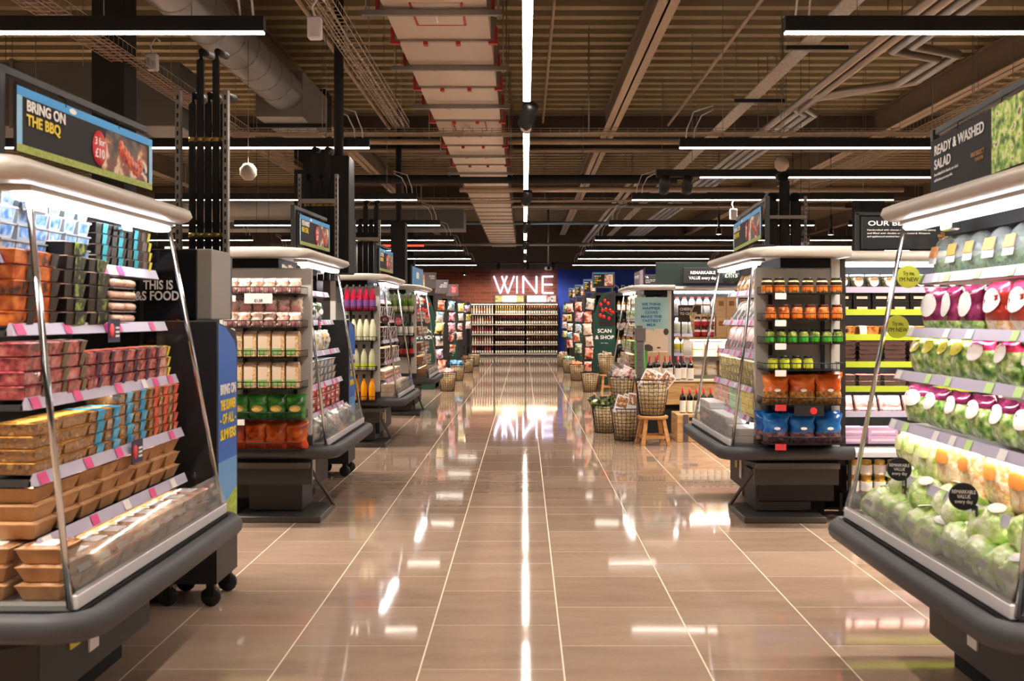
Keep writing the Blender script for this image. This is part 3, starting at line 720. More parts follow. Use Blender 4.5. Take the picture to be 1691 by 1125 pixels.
def chiller(name, label, X0, D, side, shelves=(0, 1, 2, 3, 4), dark=False, tags=M_pinktag, seed=1, shelf_x=(.09, 1.46), tag_rail=None, zs=ZS, body=1.1, fill_lights=True):
    """side -1: stands on the brick-wall side facing +X; side +1: faces -X. Local x runs to the viewer's right, y into the chiller."""
    if side < 0: M = TM(-X0, D, 0, PI/2)
    else: M = TM(X0, D+W, 0, -PI/2)
    t = root('promotional_chiller'); t.matrix_local = M; tag(t, label, 'chiller')
    rr = random.Random(seed); B = MB
    B().box((.34, .34, 0), (1.22, body-.05, .13), M_blackm).build('kick_plinth', t)
    c = B().bbox((.3, .25, .12), (1.3, body, .45), M_base, .01).build('base_cabinet', t)
    B().box((.52, .243, .26), (.60, .25, .34), mat('yellow_sticker', '#d9d04a', .5)).build('energy_sticker', c)
    B().box((.68, .243, .2), (.76, .25, .36), m_wl).build('data_plate', c)
    B().prism([(.3, .42), (-.02, .47), (-.02, .55), (body, .55), (body, .42)], 0, W, M_blackm, 'x').build('tray_underside', t)
    pts = [(-.02, .85), (-.035, .4), (-.04, .06), (-.02, -.02), (.04, -.055), (W/2, -.06), (W-.04, -.055), (W+.02, -.02), (W+.04, .06), (W+.035, .4), (W+.02, .85)]
    B().tube([(x, y, .508) for x, y in pts], .04, M_bump, 12, rz=.047).build('bumper', t)
    B().bbox((.0, -.012, .553), (W, .012, .60), M_white, .004).build('front_rail', t)
    g = B(); g.add([(.0, -.01, .6), (W, -.01, .6), (W, .03, .73), (.0, .03, .73)], [(0, 1, 2, 3)], G_guard)
    g = g.build('acrylic_guard', t)
    s = B(); M_slot = mat('guard_slot', '#c9c4bb', .4)
    for k in range(10): s.add([(.06+k*.15, .008, .655), (.15+k*.15, .008, .655), (.15+k*.15, .015, .675), (.06+k*.15, .015, .675)], [(0, 1, 2, 3)], M_slot)
    s.build('slot_pattern', g)
    lining = M_fridge_bk if dark else M_fridge_in
    B().box((.0, .70, .55), (W, .76, 1.86), lining).build('back_lining', t)
    B().box((.0, .76, .45), (W, body, 1.86), M_base).build('cabinet_body', t)
    B().box((.01, .02, .55), (W-.01, .70, .565), mat('deck_grey', '#8c8a86', .4)).build('floor_deck', t)
    near = (lambda q: q) if side < 0 else (lambda q: W-q)      # distance from the end nearer the camera
    for x, xt in ((near(0), near(.08)), (near(W), near(W-.22))):
        q = B(); q.add([(x, .02, .56), (x, .70, .56), (xt, .70, 1.85), (xt, .19, 1.85)], [(0, 1, 2, 3)], G_pane); q = q.build('side_glass', t)
        B().tube([(x, .01, .56), (xt, .18, 1.86)], .011, M_chrome, 8).build('chrome_edge', q)
    for k in shelves:
        a, b_ = shelf_x
        sh = B().box((a, YF[k]+.01, zs[k]-.035), (b_, .70, zs[k]-.015), mat('shelf_steel', '#a9a7a6', .35, .3) if not dark else mat('shelf_dark', '#3a3a3c', .4)).build('shelf', t)
        r = B(); zt, zb = zs[k]+.008, zs[k]-.032
        r.add([(a, YF[k]-.012, zb), (b_, YF[k]-.012, zb), (b_, YF[k]+.004, zt), (a, YF[k]+.004, zt), (a, YF[k]+.02, zb), (b_, YF[k]+.02, zb)], [(0, 1, 2, 3), (3, 2, 5, 4), (1, 5, 2), (0, 3, 4)], tag_rail or M_rail)
        if fill_lights: goods_fill_light(t, (a+b_)/2, YF[k]+.02, zs[k]-.036, b_-a-.04)
        x = a+.02
        r = r.build('price_rail', sh)
        tg = B()
        while x < b_-.12:
            w = rr.choice((.05, .06, .06)); m = tags if rr.random() < .75 else m_wl
            tg.add([(x, YF[k]-.0145, zb+.003), (x+w, YF[k]-.0145, zb+.003), (x+w, YF[k]+.0005, zt-.002), (x, YF[k]+.0005, zt-.002)], [(0, 1, 2, 3)], m)
            x += w+rr.uniform(.05, .32)
        tg.build('price_tickets', sh)  # row of separate price tickets in one mesh
    # canopy with a rounded nose and ends
    def sec(x, s, dz=0):
        P = [(.095, 1.872), (.075, 1.892), (.085, 1.918), (.13, 1.935), (.3, 1.945), (body, 1.945), (body, 1.868), (.3, 1.868), (.13, 1.862)]
        return [(x, .5+(y-.5)*s if y < .5 else y, 1.905+(z-1.905)*(.35+.65*s)) for y, z in P]
    ca = sorted([(near(q), f_) for q, f_ in ((-.13, .72), (-.125, .88), (-.10, .97), (-.06, 1), (1.33, 1), (1.37, .97), (1.395, .88), (1.40, .72))])
    B().loft([sec(q, f_) for q, f_ in ca], M_greyp, True).build('canopy', t)
    x0_, x1_ = sorted((near(.02), near(1.33)))
    B().box((x0_, .35, 1.80), (x1_, .70, 1.868), M_blackm).build('canopy_lining', t)
    l = B().bbox((x0_+.02, .15, 1.845), (x1_-.02, .25, 1.866), M_greyp, .004).build('lamp_housing', t)
    B().bbox((x0_+.04, .155, 1.822), (x1_-.04, .225, 1.846), M_tube, .008).build('tube_light', l)
    for x in (x0_+.22, x1_-.35):
        B().bbox((x, .24, 1.80), (x+.1, .28, 1.835), M_chrome, .006).build('chrome_clip', t)
    t['M'] = 0
    del t['M']
    return t, M

def fill(M, side, key, builder, z, y, xs, levels, hs, desc, cat, group, shelfname, unit, jx=.003, jr=.04, rz=0, depth=0, extra=None, lmap=None, colname='stack'):
    """stacks of packs along a shelf; each pack its own object and label"""
    n = len(xs)
    for i, x in enumerate(xs):
        near = i if side < 0 else n-1-i
        lv = levels[i] if isinstance(levels, (list, tuple)) else levels
        for k in range(lv):
            pos = '' if lv == 1 else (', topmost' if k == lv-1 else ', lowest' if k == 0 else ', level %d up' % (k+1))
            lab = '%s, %s %s from near end%s, %s of %s' % (desc, ORD[near], colname, pos, shelfname, unit)
            if len(lab.split()) > 16: lab = '%s, %s %s%s, %s of %s' % (desc, ORD[near], colname, pos, shelfname, unit)
            if len(lab.split()) > 16: lab = '%s, %s %s%s, %s, %s' % (desc, ORD[near], colname, pos, shelfname, unit.replace('the ', ''))
            place(key, builder, M @ TM(x+R.uniform(-jx, jx), y+depth+R.uniform(-.004, .004), z+k*hs, rz+R.uniform(-jr, jr)), lab, cat, group)
def span(a, b, n): return [a+(b-a)*(i+.5)/n for i in range(n)]

def header_sign(name, label, X1, Y1, X2, Y2, z0, h, side, style, lines, badge, post_near=True):
    """printed board hung in a black goalpost frame on top of a chiller; X1,Y1 = viewer's left end"""
    w = math.hypot(X2-X1, Y2-Y1); rz = math.atan2(Y2-Y1, X2-X1)
    t = thing('header_sign', label, 'sign', (X1, Y1, z0), rz)
    fr = MB(); zb = 1.945-z0
    pn = -.05 if side < 0 else w+.05
    fr.bbox((pn-.017, .02, zb-.002), (pn+.017, .05, h+.06), M_black, .003); fr.build('post', t)
    fr = MB(); fr.bbox((min(pn, 0), .02, h+.03), (max(pn, w), .045, h+.06), M_black, .003); fr.build('top_bar', t)
    MB().bbox((min(pn, 0)-.02, -.06, zb-.002), (max(pn, w)+.02, .08, zb+.008), M_black, .002).build('base_bar', t)
    each('hook', t, [lambda b, x=x: b.tube([(x, .03, h+.035), (x, .0, h+.02), (x, .0, h-.01)], .004, M_black, 5) for x in (w*.3, w*.7)])
    if style == 'summer':
        B = MB(); B.box((0, 0, 0), (w, .012, h), M_char); B.build('board', t)
        nv = 6; e = -.001
        b = MB(); b.box((0, e, h*.86), (w, 0, h), mat('sky_print', '#2f9be4', .5)); b.box((0, e, h*.12), (w*.03, 0, h*.86), mat('sky_print_pale', '#8fc4ea', .5)); b.box((w*.97, e, h*.12), (w, 0, h*.86), mat('sky_print_pale', '#8fc4ea', .5)); b.build('sky_border', t)
        MB().box((0, e, 0), (w, 0, h*.12), nmat('grass_print', ['#93a14a', '#b2bf62'], 60, .6)).build('grass_border', t)
        b = MB(); b.lathe([(.018, 0), (.0, .0005)], M_txtw, 12, TM(w*.35, e-.0005, h*.93, 0, PI/2), sx=1.5, sy=.6, cap=False); b.build('cloud_print', t)
        pic = nmat('food_photo', ['#120f10', '#2a1c1c', '#5a4a40', '#8e3a20', '#d8b890', '#e8e0d8', '#1c1a1c'], 9, .5, kind='noise', detail=6)
        MB().add([(w*.56, e, h*.12), (w*.95, e, h*.12), (w*.95, e, h*.82), (w*.60, e, h*.86)], [(0, 1, 2, 3)], pic).build('food_picture', t)
        b = MB()
        for k in range(7):
            x, z = w*(.72+.028*k), h*(.62-.075*k if k < 5 else .3+.1*(k-5)); b.lathe([(.0, .006), (.02, .003), (.026, 0)], nmat('glazed_print', ['#6e1c10', '#c23f1b', '#e4793c'], 60, .4), 8, TM(x, e-.0005, z, 0, PI/2, 0), sx=1, sy=1.3, cap=False)
        b.build('glazed_chicken_print', t)
        b = MB(); b.lathe([(h*.31, 0), (h*.31, .003), (.0, .0031)], M_red, 28, TM(w*.54, -.001, h*.47, 0, PI/2), sx=.8)
        b.build('price_disc', t)
        text(lines[0], w*.05, h*.66, h*.165, M_txtw, t, width=w*.24, align='LEFT', bold=.04)
        text(lines[1], w*.05, h*.44, h*.165, M_txty, t, width=w*.21, align='LEFT', bold=.04)
        text(badge[0], w*.54, h*.52, h*.13, M_txtw, t, y=-.0055, bold=.02); text(badge[1], w*.54, h*.3, h*.16, M_txtw, t, y=-.0055, bold=.03)
    return t, w

M1 = {}
UN = {'L1': 'the barbecue-sign chiller', 'L2': 'the crispbread-rack chiller', 'L3': 'the bottle-rack chiller', 'L4': 'the wine-rack chiller', 'R1': 'the salad chiller', 'R2': 'the jar-rack chiller', 'R3': 'the cow-panel chiller'}
_, M1['L1'] = chiller('L1', 'nearest poster-side chiller full of meat packs and brown ready-meal trays', 1.38, 3.08, -1, dark=True, seed=3)
_, M1['L2'] = chiller('L2', 'second poster-side chiller with a crispbread rack on its near end', 1.385, 7.08, -1, seed=5)
_, M1['L3'] = chiller('L3', 'third poster-side chiller with a rack of red and orange bottles', 1.41, 11.25, -1, seed=6)
_, M1['L4'] = chiller('L4', 'fourth poster-side chiller with a rack of green wine bottles', 1.415, 14.95, -1, seed=8)
ZR = [1.63, 1.40, 1.215, 1.0, .785]
_, M1['R1'] = chiller('R1', 'nearest salad-side chiller stacked with bagged salad and lettuces', 1.45, 2.98, 1, tags=M_limetag, seed=9, zs=ZR)
_, M1['R2'] = chiller('R2', 'second salad-side chiller with jars racked on its near end', 1.44, 7.02, 1, seed=11, body=.8)
_, M1['R3'] = chiller('R3', 'far salad-side chiller with a cow and milk panel on its end', 1.46, 15.2, 1, seed=12, body=.8)
# --- near poster-side chiller
u = UN['L1']; M = M1['L1']
m_tub = mat('white_tub', '#9aa2a9', .3, var=.08); m_tublab = nmat('blue_tub_label', ['#1f4f8c', '#5a86b8', '#a8b8c8'], 40, .4)
for k_, (x0, x1, n, y_) in enumerate([(.12, .8, 6, .34)]):
    fill(M, -1, 'tub', pot_b('dairy_tub', .105, .052, m_tub, m_tublab, mat('foil_lid', '#9fa6aa', .25, .4)), ZS[0], y_, span(x0, x1, n), [5, 5, 5, 5, 4, 4], .053, 'white dairy tub with blue label', 'tub', 'white tubs on the top shelf of the barbecue-sign chiller', 'top shelf', u)
fill(M, -1, 'kebab', tray_b('deli_tray', .15, .12, .042, mat('black_tray', '#161616', .25), m_food_saus, mat('teal_label', '#2a8b94', .4), (-.1, .2), film=None), ZS[0], .34, span(.82, 1.3, 3), [4, 4, 4], .043, 'black deli tray with teal label', 'food tray', 'teal-labelled deli trays', 'top shelf', u)
fill(M, -1, 'yelltray', tray_b('deli_tray', .1, .12, .042, m_clear_tray, m_food_saus, mat('yellow_sticker_bright', '#e8dc28', .4), (.1, .4)), ZS[0], .34, [1.36], [4], .043, 'deli tray with round yellow sticker', 'food tray', 'yellow-stickered deli trays', 'top shelf', u)
fill(M, -1, 'carrot', tray_b('vegetable_tray', .15, .13, .048, m_carrot_tray, m_food_orange, m_dark_tray, (.12, .5)), ZS[1], .3, span(.10, .42, 2), [5, 5], .05, 'black tray of orange prepared vegetables', 'food tray', 'orange vegetable trays', 'second shelf', u)
m_blklime = nmat('black_lime_print', ['#22221f', '#2a2a26', '#9db84a'], 30, .4)
fill(M, -1, 'sausblk', tray_b('sausage_tray', .18, .14, .048, m_dark_tray, m_food_saus, m_blklime, (-.1, .38)), ZS[1], .3, span(.44, .84, 2), [6, 5], .05, 'sausage tray in black and lime sleeve', 'food tray', 'black-sleeved sausage trays', 'second shelf', u)
def saus():
    r = root('sausage_pack'); MB().bbox((-.115, -.06, 0), (.115, .06, .006), m_clear_tray, .003).build('tray', r)
    each('sausage', r, [lambda b, i=i, j=j: b.tube([(-.11+j*.112, -.045+i*.03, .022), (-.09+j*.112, -.045+i*.03, .024), (-.02+j*.112, -.045+i*.03, .024), (0+j*.112, -.045+i*.03, .022)], .016, m_food_saus, 8) for i in range(3) for j in range(2)])
    return r
fill(M, -1, 'saus', saus, ZS[1], .3, span(.86, 1.14, 1), [4], .047, 'clear pack of plump pink sausages', 'sausage pack', 'pale sausage packs', 'second shelf', u)
fill(M, -1, 'meat1', tray_b('meat_tray', .16, .15, .044, m_meat_tray, m_food_meat, mat('olive_label', '#6a6448', .4), (.2, .45)), ZS[2], .26, span(.1, .52, 3), [4, 4, 4], .046, 'red meat tray with olive label', 'food tray', 'raw meat trays', 'third shelf', u)
fill(M, -1, 'meat2', tray_b('meat_tray', .13, .15, .044, m_meat_tray, m_food_meat, mat('plum_label', '#4a2a4c', .4), (.25, .5), top_label=mat('orange_label', '#d06a2c', .4)), ZS[2], .26, span(.53, 1.24, 6), 3, .046, 'red meat tray with plum corner label', 'food tray', 'raw meat trays', 'third shelf', u)
fill(M, -1, 'meat3', tray_b('meat_tray', .12, .15, .044, m_pale_tray, m_food_pink, mat('yellow_sticker_bright', '#e8dc28', .4), (.28, .5)), ZS[2], .26, [1.32], 3, .046, 'pink meat tray with yellow corner sticker', 'food tray', 'raw meat trays', 'third shelf', u)
m_blue_l = nmat('blue_sleeve', ['#1d8fc4', '#2aa3d8', '#8fd0ea'], 20, .4)
m_red_l = nmat('red_sleeve', ['#c8321e', '#e2492e', '#f07a5a'], 20, .4)
fill(M, -1, 'bread0', tray_b('chicken_tray', .2, .15, .04, m_bread_tray, m_food_bread, None), ZS[3], .24, span(.1, .5, 2), [4, 4], .042, 'clear tray of golden breaded pieces', 'food tray', 'breaded chicken trays', 'fourth shelf', u)
fill(M, -1, 'breadb', tray_b('chicken_tray', .135, .15, .04, m_bread_tray, m_food_bread, m_blue_l, (-.05, .4)), ZS[3], .24, span(.5, 1.06, 4), [4, 4, 5, 5], .042, 'breaded chicken tray with bright blue sleeve', 'food tray', 'blue-sleeved chicken trays', 'fourth shelf', u)
fill(M, -1, 'breadr', tray_b('chicken_tray', .11, .15, .04, m_bread_tray, m_food_bread, m_red_l, (-.05, .42)), ZS[3], .24, span(1.07, 1.42, 3), 5, .042, 'breaded chicken tray with red sleeve', 'food tray', 'red-sleeved chicken trays', 'fourth shelf', u)
m_stamp = mat('brown_stamp', '#7c4a2c', .7)
def card_b(top):
    return tray_b('ready_meal_tray', .16, .15, .055, m_card, top, None, top_label=m_wl, flare=.72)
fill(M, -1, 'card', card_b(m_card), ZS[4], .24, span(.1, 1.44, 8), 3, .057, 'brown card ready-meal tray', 'ready meal', 'card ready-meal trays', 'fifth shelf', u)
fill(M, -1, 'card2', card_b(nmat('film_meal', ['#8f5a34', '#c4906a', '#e0c2a8'], 20, .15, coat=.6)), .567, .13, span(.04, 1.5, 9), [3, 2, 2, 2, 2, 2, 2, 2, 2], .057, 'film-lidded brown card meal tray, front row', 'ready meal', 'card ready-meal trays', 'floor deck', u)
fill(M, -1, 'card2', None, .567, .30, span(.04, 1.5, 9), [3, 3, 2, 2, 2, 2, 2, 2, 2], .057, 'film-lidded brown card meal tray, rear row', 'ready meal', 'card ready-meal trays', 'floor deck', u)
def clip_card(px_x, k, M, label, w=.11, z0=None):
    t = root('promotion_card'); z = (z0 or ZS)[k]
    MB().box((-w/2, -.003, -.07), (w/2, 0, .02), mat('navy_print', '#2b2c4c', .5)).build('card', t)
    MB().lathe([(.028, 0), (.028, .002), (0, .0021)], M_red, 20, TM(-w*.22, -.003, -.025, 0, PI/2), sx=.8).build('price_disc', t)
    b = MB(); [b.box((w*.1, -.0045, -.01-.016*i), (w*.42, -.003, -.018-.016*i), M_txtw) for i in range(3)]; b.build('text_lines', t)
    t.matrix_local = M @ TM(px_x, YF[k]-.02, z); tag(t, label, 'promotion card')
clip_card(.84, 1, M, 'navy promotion card with red disc under the sausages')
clip_card(.88, 3, M, 'navy promotion card with red disc under the blue-sleeved chicken')
t, w = header_sign('x', 'poster sign reading BRING ON THE BBQ with glazed chicken picture', -1.73, 3.43, -1.665, 4.5, 2.02, .225, -1, 'summer', ('BRING ON', 'THE BBQ'), ('3 for', '£10'))
# black tall cabinet end behind it with white slogans
t = thing('tall_black_cabinet', 'tall black cabinet end carrying white food slogans behind the nearest chiller', 'cabinet', (0, 5.1, 0))
MB().bbox((-3.2, 0, 1.44), (-1.66, .62, 1.80), mat('gloss_black', '#101114', .25), .006).build('cabinet_body', t)
MB().bbox((-3.2, 0, .0), (-1.86, .62, 1.44), mat('gloss_black', '#101114', .25), .006).build('lower_body', t)
MB().bbox((-1.66, .0, 1.44), (-1.585, .33, 1.80), mat('grey_return', '#8b877f', .4), .006).build('grey_return', t)
MB().box((-1.95, -.002, 1.2), (-1.93, .0, 1.8), M_blackm).build('seam', t)
for s_, x, z, h, w in (('just food...', -1.93, 1.655, .028, .12), ('THIS IS', -1.855, 1.595, .045, .15), ('M&S FOOD', -1.88, 1.54, .045, .26), ('THIS IS NOT JUST', -1.92, 1.145, .045, .42), ('FOOD', -1.90, 1.075, .045, .17), ('M&S FOOD', -1.85, .86, .05, .28)):
    text(s_, x, z, h, M_txtw, t, width=w, bold=.03)
def promo_stand(X, Y, label):
    t = thing('promotion_stand', label, 'stand', (X, Y, 0), PI/2)   # local x -> +Y, front faces the aisle
    B = MB(); B.prism([(0, .12), (.36, .12), (.36, 1.32), (.33, 1.38), (.0, 1.43)], 0, .3, mat('stand_black', '#19181a', .5)); B.build('stand_body', t)
    e = -.002
    MB().add([(.02, e, .42), (.34, e, .42), (.34, e, 1.28), (.3, e, 1.33), (.15, e, 1.4), (.02, e, 1.42)], [(0, 1, 2, 3, 4, 5)], mat('poster_blue', '#1464c8', .4)).build('blue_poster', t)
    MB().box((.02, e-.001, .45), (.34, e, .72), mat('poster_sky', '#5aa0dc', .4)).build('pale_sky', t)
    MB().add([(.02, e-.002, .38), (.34, e-.002, .38), (.34, e-.002, .56), (.2, e-.002, .52), (.02, e-.002, .47)], [(0, 1, 2, 3, 4)], nmat('grass_print2', ['#8aa43a', '#b7c95a'], 30, .6)).build('grass_print', t)
    for s_, z, m in (('BRING ON', 1.06, M_txtw), ('THE SUMMER', .98, M_txty), ('- OF ALL -', .91, M_txty), ('SUMMERS', .83, M_txty)):
        text(s_, .18, z, .05, m, t, y=e-.003, width=.27, bold=.05)
    for x in (.04, .32):
        for y in (.04, .26):
            c = MB().lathe([(.045, -.014), (.05, -.008), (.05, .008), (.045, .014)], mat('caster_rubber', '#17171a', .5), 14, TM(x, y, .05, 0, 0, PI/2)).build('caster', t)
            MB().bbox((x-.02, y-.02, .05), (x+.02, y+.02, .125), M_black, .004).build('caster_fork', c)
    return t
promo_stand(-1.535, 5.02, 'wheeled stand with blue BRING ON THE SUMMER poster behind the nearest chiller')
promo_stand(-1.60, 9.15, 'wheeled stand with blue summer poster behind the crispbread-rack chiller')
t = thing('tall_black_cabinet', 'dark cabinet end behind the crispbread-rack chiller', 'cabinet', (0, 9.2, 0)); MB().bbox((-3.2, 0, 0), (-1.90, .3, 1.8), mat('gloss_black', '#101114', .25), .006).build('cabinet_body', t)
t = thing('tall_black_cabinet', 'dark cabinet end behind the bottle-rack chiller', 'cabinet', (0, 13.3, 0)); MB().bbox((-3.2, 0, 0), (-1.85, .3, 1.8), mat('gloss_black', '#101114', .25), .006).build('cabinet_body', t)
# --- near salad-side chiller
u = UN['R1']; M = M1['R1']
clam = lambda: None
def clam_b():
    r = root('salad_clamshell'); m = mat('clear_dome', '#cfd8d4', .08, alpha=.32, coat=.3)
    MB().lathe([(.055, 0), (.075, .01), (.085, .07), (.075, .11), (.05, .15), (.02, .168), (0, .17)], m, 16, sx=1.0, sy=.75, cap=False).build('dome', r)
    MB().lathe([(.05, .004), (.068, .014), (.074, .05), (.05, .07), (0, .08)], nmat('herb_leaf', ['#2f5a20', '#5f8c38', '#8fb45a', '#6b3a4c'], 50, .5, .4), 14, sx=1, sy=.75).build('salad', r)
    MB().add([(-.045, -.068, .05), (.045, -.068, .05), (.042, -.052, .125), (-.042, -.052, .125)], [(0, 1, 2, 3)], m_wl).build('label', r)
    MB().add([(-.044, -.066, .08), (.044, -.066, .08), (.041, -.053, .127), (-.041, -.053, .127)], [(0, 1, 2, 3)], mat('orange_print', '#e8923c', .5)).build('orange_label', r)
    return r
fill(M, 1, 'clam', clam_b, ZR[0], .38, span(.1, 1.44, 8), 1, .1, 'clear domed salad pack with orange label', 'salad pack', 'domed salad packs', 'top shelf', u, colname='pack')
m_lf = nmat('mixed_leaf', ['#3f6a2c', '#7fa84c', '#b8cf7c', '#eaf0cc'], 34, .3, .5, coat=.6)
m_lf2 = nmat('pale_leaf', ['#7d9a3c', '#b9cb68', '#e6e6b4', '#f2efd6'], 28, .25, .5, coat=.6)
m_lf3 = nmat('slaw_mix', ['#e8c8a0', '#f0e2c4', '#e8a05c', '#d8e0a0'], 34, .25, .5, coat=.6)
m_purp = nmat('purple_film', ['#5c1238', '#7c1c4c', '#a33a6a'], 16, .2, .3, coat=.6); m_pinkf = nmat('pink_film', ['#c01f4c', '#dd3a62', '#7c1030'], 16, .2, .3, coat=.6)
m_rust = nmat('rust_film', ['#8c1c18', '#c03a2c'], 16, .2, .3, coat=.6); m_yelf = nmat('yellow_film', ['#d8d032', '#e6de58'], 14, .25, .3, coat=.5); m_whf = nmat('white_film', ['#f0ece4', '#e2e0d4'], 14, .25, .3, coat=.5)
bag_lab = dict(label=m_wl)
sal_g = 'bagged salads in the salad chiller'
fill(M, 1, 'sb_red', bag_b('salad_bag', .19, .185, .09, m_rust, m_pinkf, .25, m_wl, (0, .62, .4, .25), m_lf3, .18, 1), ZR[1], .33, span(.66, 1.46, 4), 1, 0, 'rust-red salad bag with large white label', 'salad bag', sal_g, 'second shelf', u, colname='rust bag', jr=.1)
fill(M, 1, 'sb_pur', bag_b('salad_bag', .17, .18, .09, m_purp, m_purp, .2, m_wl, (.0, .58, .36, .28), m_lf, .2, 2), ZR[1], .33, span(.10, .64, 3), 1, 0, 'purple salad bag with oval white label', 'salad bag', sal_g, 'second shelf', u, colname='purple bag', jr=.15)
fill(M, 1, 'sb_pk', bag_b('salad_bag', .18, .16, .09, m_lf, m_pinkf, .32, m_wl, (-.05, .68, .34, .22), None, 0, 3), ZR[2], .28, span(.66, 1.46, 4), 1, 0, 'leafy salad bag with pink top', 'salad bag', sal_g, 'third shelf', u, colname='pink-topped bag', jr=.15)
fill(M, 1, 'sb_yel', bag_b('salad_bag', .17, .155, .09, m_lf, m_lf, .1, m_yelf, (0, .76, .34, .2), None, 0, 4), ZR[2], .28, span(.10, .64, 4), 1, 0, 'leafy salad bag with yellow label', 'salad bag', sal_g, 'third shelf', u, colname='yellow-labelled bag', jr=.15)
fill(M, 1, 'sb_dk', bag_b('salad_bag', .2, .16, .1, m_lf, m_purp, .3, m_wl, (-.05, .66, .34, .22), None, 0, 5), ZR[3], .27, span(.08, 1.44, 7), 1, 0, 'green leaf bag with dark red top', 'salad bag', sal_g, 'fourth shelf', u, colname='bag', jr=.2)
fill(M, 1, 'sb_or', bag_b('salad_bag', .2, .2, .1, m_lf3, m_whf, .25, mat('orange_print', '#e8923c', .5), (0, .6, .26, .14), None, 0, 6, 'rect'), ZR[4], .24, span(.46, 1.48, 5), 1, 0, 'white and orange shredded vegetable bag', 'salad bag', sal_g, 'fifth shelf', u, colname='orange bag', jr=.15)
fill(M, 1, 'sb_wh', bag_b('salad_bag', .19, .2, .1, m_lf2, m_whf, .25, mat('lemon_print', '#dfe39a', .5), (0, .6, .25, .16), None, 0, 7, 'rect'), ZR[4], .24, span(.06, .44, 3), 1, 0, 'white and lime iceberg leaf bag', 'salad bag', sal_g, 'fifth shelf', u, colname='lime bag', jr=.15)
for j, (y_, z_, n, off, nm) in enumerate([(.11, .565, 9, 0, 'front row'), (.26, .60, 8, .08, 'middle row'), (.4, .66, 8, .0, 'back row'), (.18, .665, 6, .12, 'upper front row')]):
    for i, x in enumerate(span(.04+off, 1.5-off, n)):
        key = 'let%d' % ((i+j) % 3)
        o = place(key, lettuce_b((i+j) % 3+5), M @ TM(x+R.uniform(-.015, .015), y_+R.uniform(-.01, .01), z_+R.uniform(0, .012), R.uniform(0, 6), R.uniform(-.4, .4), R.uniform(-.4, .4)), 'wrapped iceberg lettuce, %s from near end, %s, salad chiller deck' % (ORD[n-1-i], nm), 'lettuce', 'iceberg lettuces in the salad chiller')
def round_card(M, x, y, z, r, m_face, lines, mt, label, m_rim=None, tilt=0):
    t = root('round_shelf_talker'); t.matrix_local = M @ TM(x, y, z, tilt); tag(t, label, 'price disc', None)
    b = MB().lathe([(r, -.003), (r, .003)], m_rim or m_face, 32, TM(0, 0, 0, 0, PI/2)).build('disc', t)
    MB().lathe([(r*.95, 0), (0, .0002)], m_face, 32, TM(0, -.0035, 0, 0, PI/2), cap=False).build('face', t)
    MB().box((-.003, .003, -.01), (.003, .05, .0), M_black).build('arm', t)
    for (s_, zz, h, w) in lines: text(s_, 0, zz*r, h*r, mt, t, y=-.006, width=w*r)
    return t
m_lime = mat('lime_disc', '#ffff46', .6); m_ink = mat('ink_print', '#222a1a', .6); m_teal = mat('dark_teal', '#16332f', .45)
Mc = TM(0, 0, 0)
x, y, z = at(1500, 457, 4.38); round_card(Mc, x, y, z, .05, m_lime, [('Try me,', .12, .34, 1.0), ("I'M NEW", -.42, .36, 1.65)], m_ink, "upper yellow disc reading Try me I'M NEW beside the salad shelves")
x, y, z = at(1482, 540, 4.4); round_card(Mc, x, y, z, .05, m_lime, [('Try me,', .12, .34, 1.0), ("I'M NEW", -.42, .36, 1.65)], m_ink, "lower yellow disc reading Try me I'M NEW beside the salad shelves")
for (px, py, Y, l) in ((1485, 775, 4.1, 'black REMARKABLE VALUE disc farther along above the lettuces'), (1591, 820, 3.5, 'black REMARKABLE VALUE disc nearer, above the lettuces')):
    x, y, z = at(px, py, Y); round_card(Mc, x, y, z, .048, M_char, [('REMARKABLE', .22, .26, 1.6), ('VALUE', -.12, .26, .9), ('every day', -.48, .26, 1.2)], M_txtw, l, m_teal, tilt=-.25)
for x, y_, l in ((1.06, 4, 'small teal price flag right of the farther black disc'), (.42, 4, 'small teal price flag right of the nearer black disc')):
    t = root('price_flag'); t.matrix_local = M @ TM(x, YF[4]-.05, ZR[4]-.02); tag(t, l, 'price flag')
    MB().box((-.022, 0, -.035), (.022, .003, .04), m_teal).build('flag', t); MB().box((-.014, -.001, -.03), (.0, 0, -.015), mat('orange_print', '#e8923c', .5)).build('orange_mark', t)
    text('1.15', 0, .0, .022, M_txtw, t, width=.034)
t, w = header_sign('x', 'dark READY & WASHED SALAD sign with leaf picture', 1.80, 4.46, 1.70, 3.30, 1.985, .245, 1, 'plain', (), None)
e = -.001; h = .245
for c in [c for c in t.children if c.name.startswith('post')]: c.location.x = -w-.1   # the post stands at the far end here
MB().box((0, 0, 0), (w, .012, h), M_char).build('board', t)
MB().box((w*.62, -.002, 0), (w, 0, h), nmat('leaf_photo', ['#1c2418', '#3f6a1c', '#7fae2e', '#bcd35a', '#e8eeb0', '#5a2038'], 26, .5, detail=5)).build('leaf_picture', t)
text('READY & WASHED', w*.055, h*.7, h*.17, M_txtw, t, width=w*.5, align='LEFT', bold=.02); text('SALAD', w*.055, h*.45, h*.17, M_txtw, t, width=w*.18, align='LEFT', bold=.02)
text('From baby leaf to Batavia, our salads', w*.055, h*.33, h*.05, M_txtw, t, width=w*.26, align='LEFT'); text('add freshness to every dish.', w*.055, h*.23, h*.05, M_txtw, t, width=w*.2, align='LEFT')
text('M&S SELECT', w*.44, h*.38, h*.07, mat('copper_print', '#b0763c', .5), t, width=w*.12, align='LEFT', bold=.02); text('FARMS', w*.48, h*.29, h*.06, mat('copper_print', '#b0763c', .5), t, width=w*.07, align='LEFT')
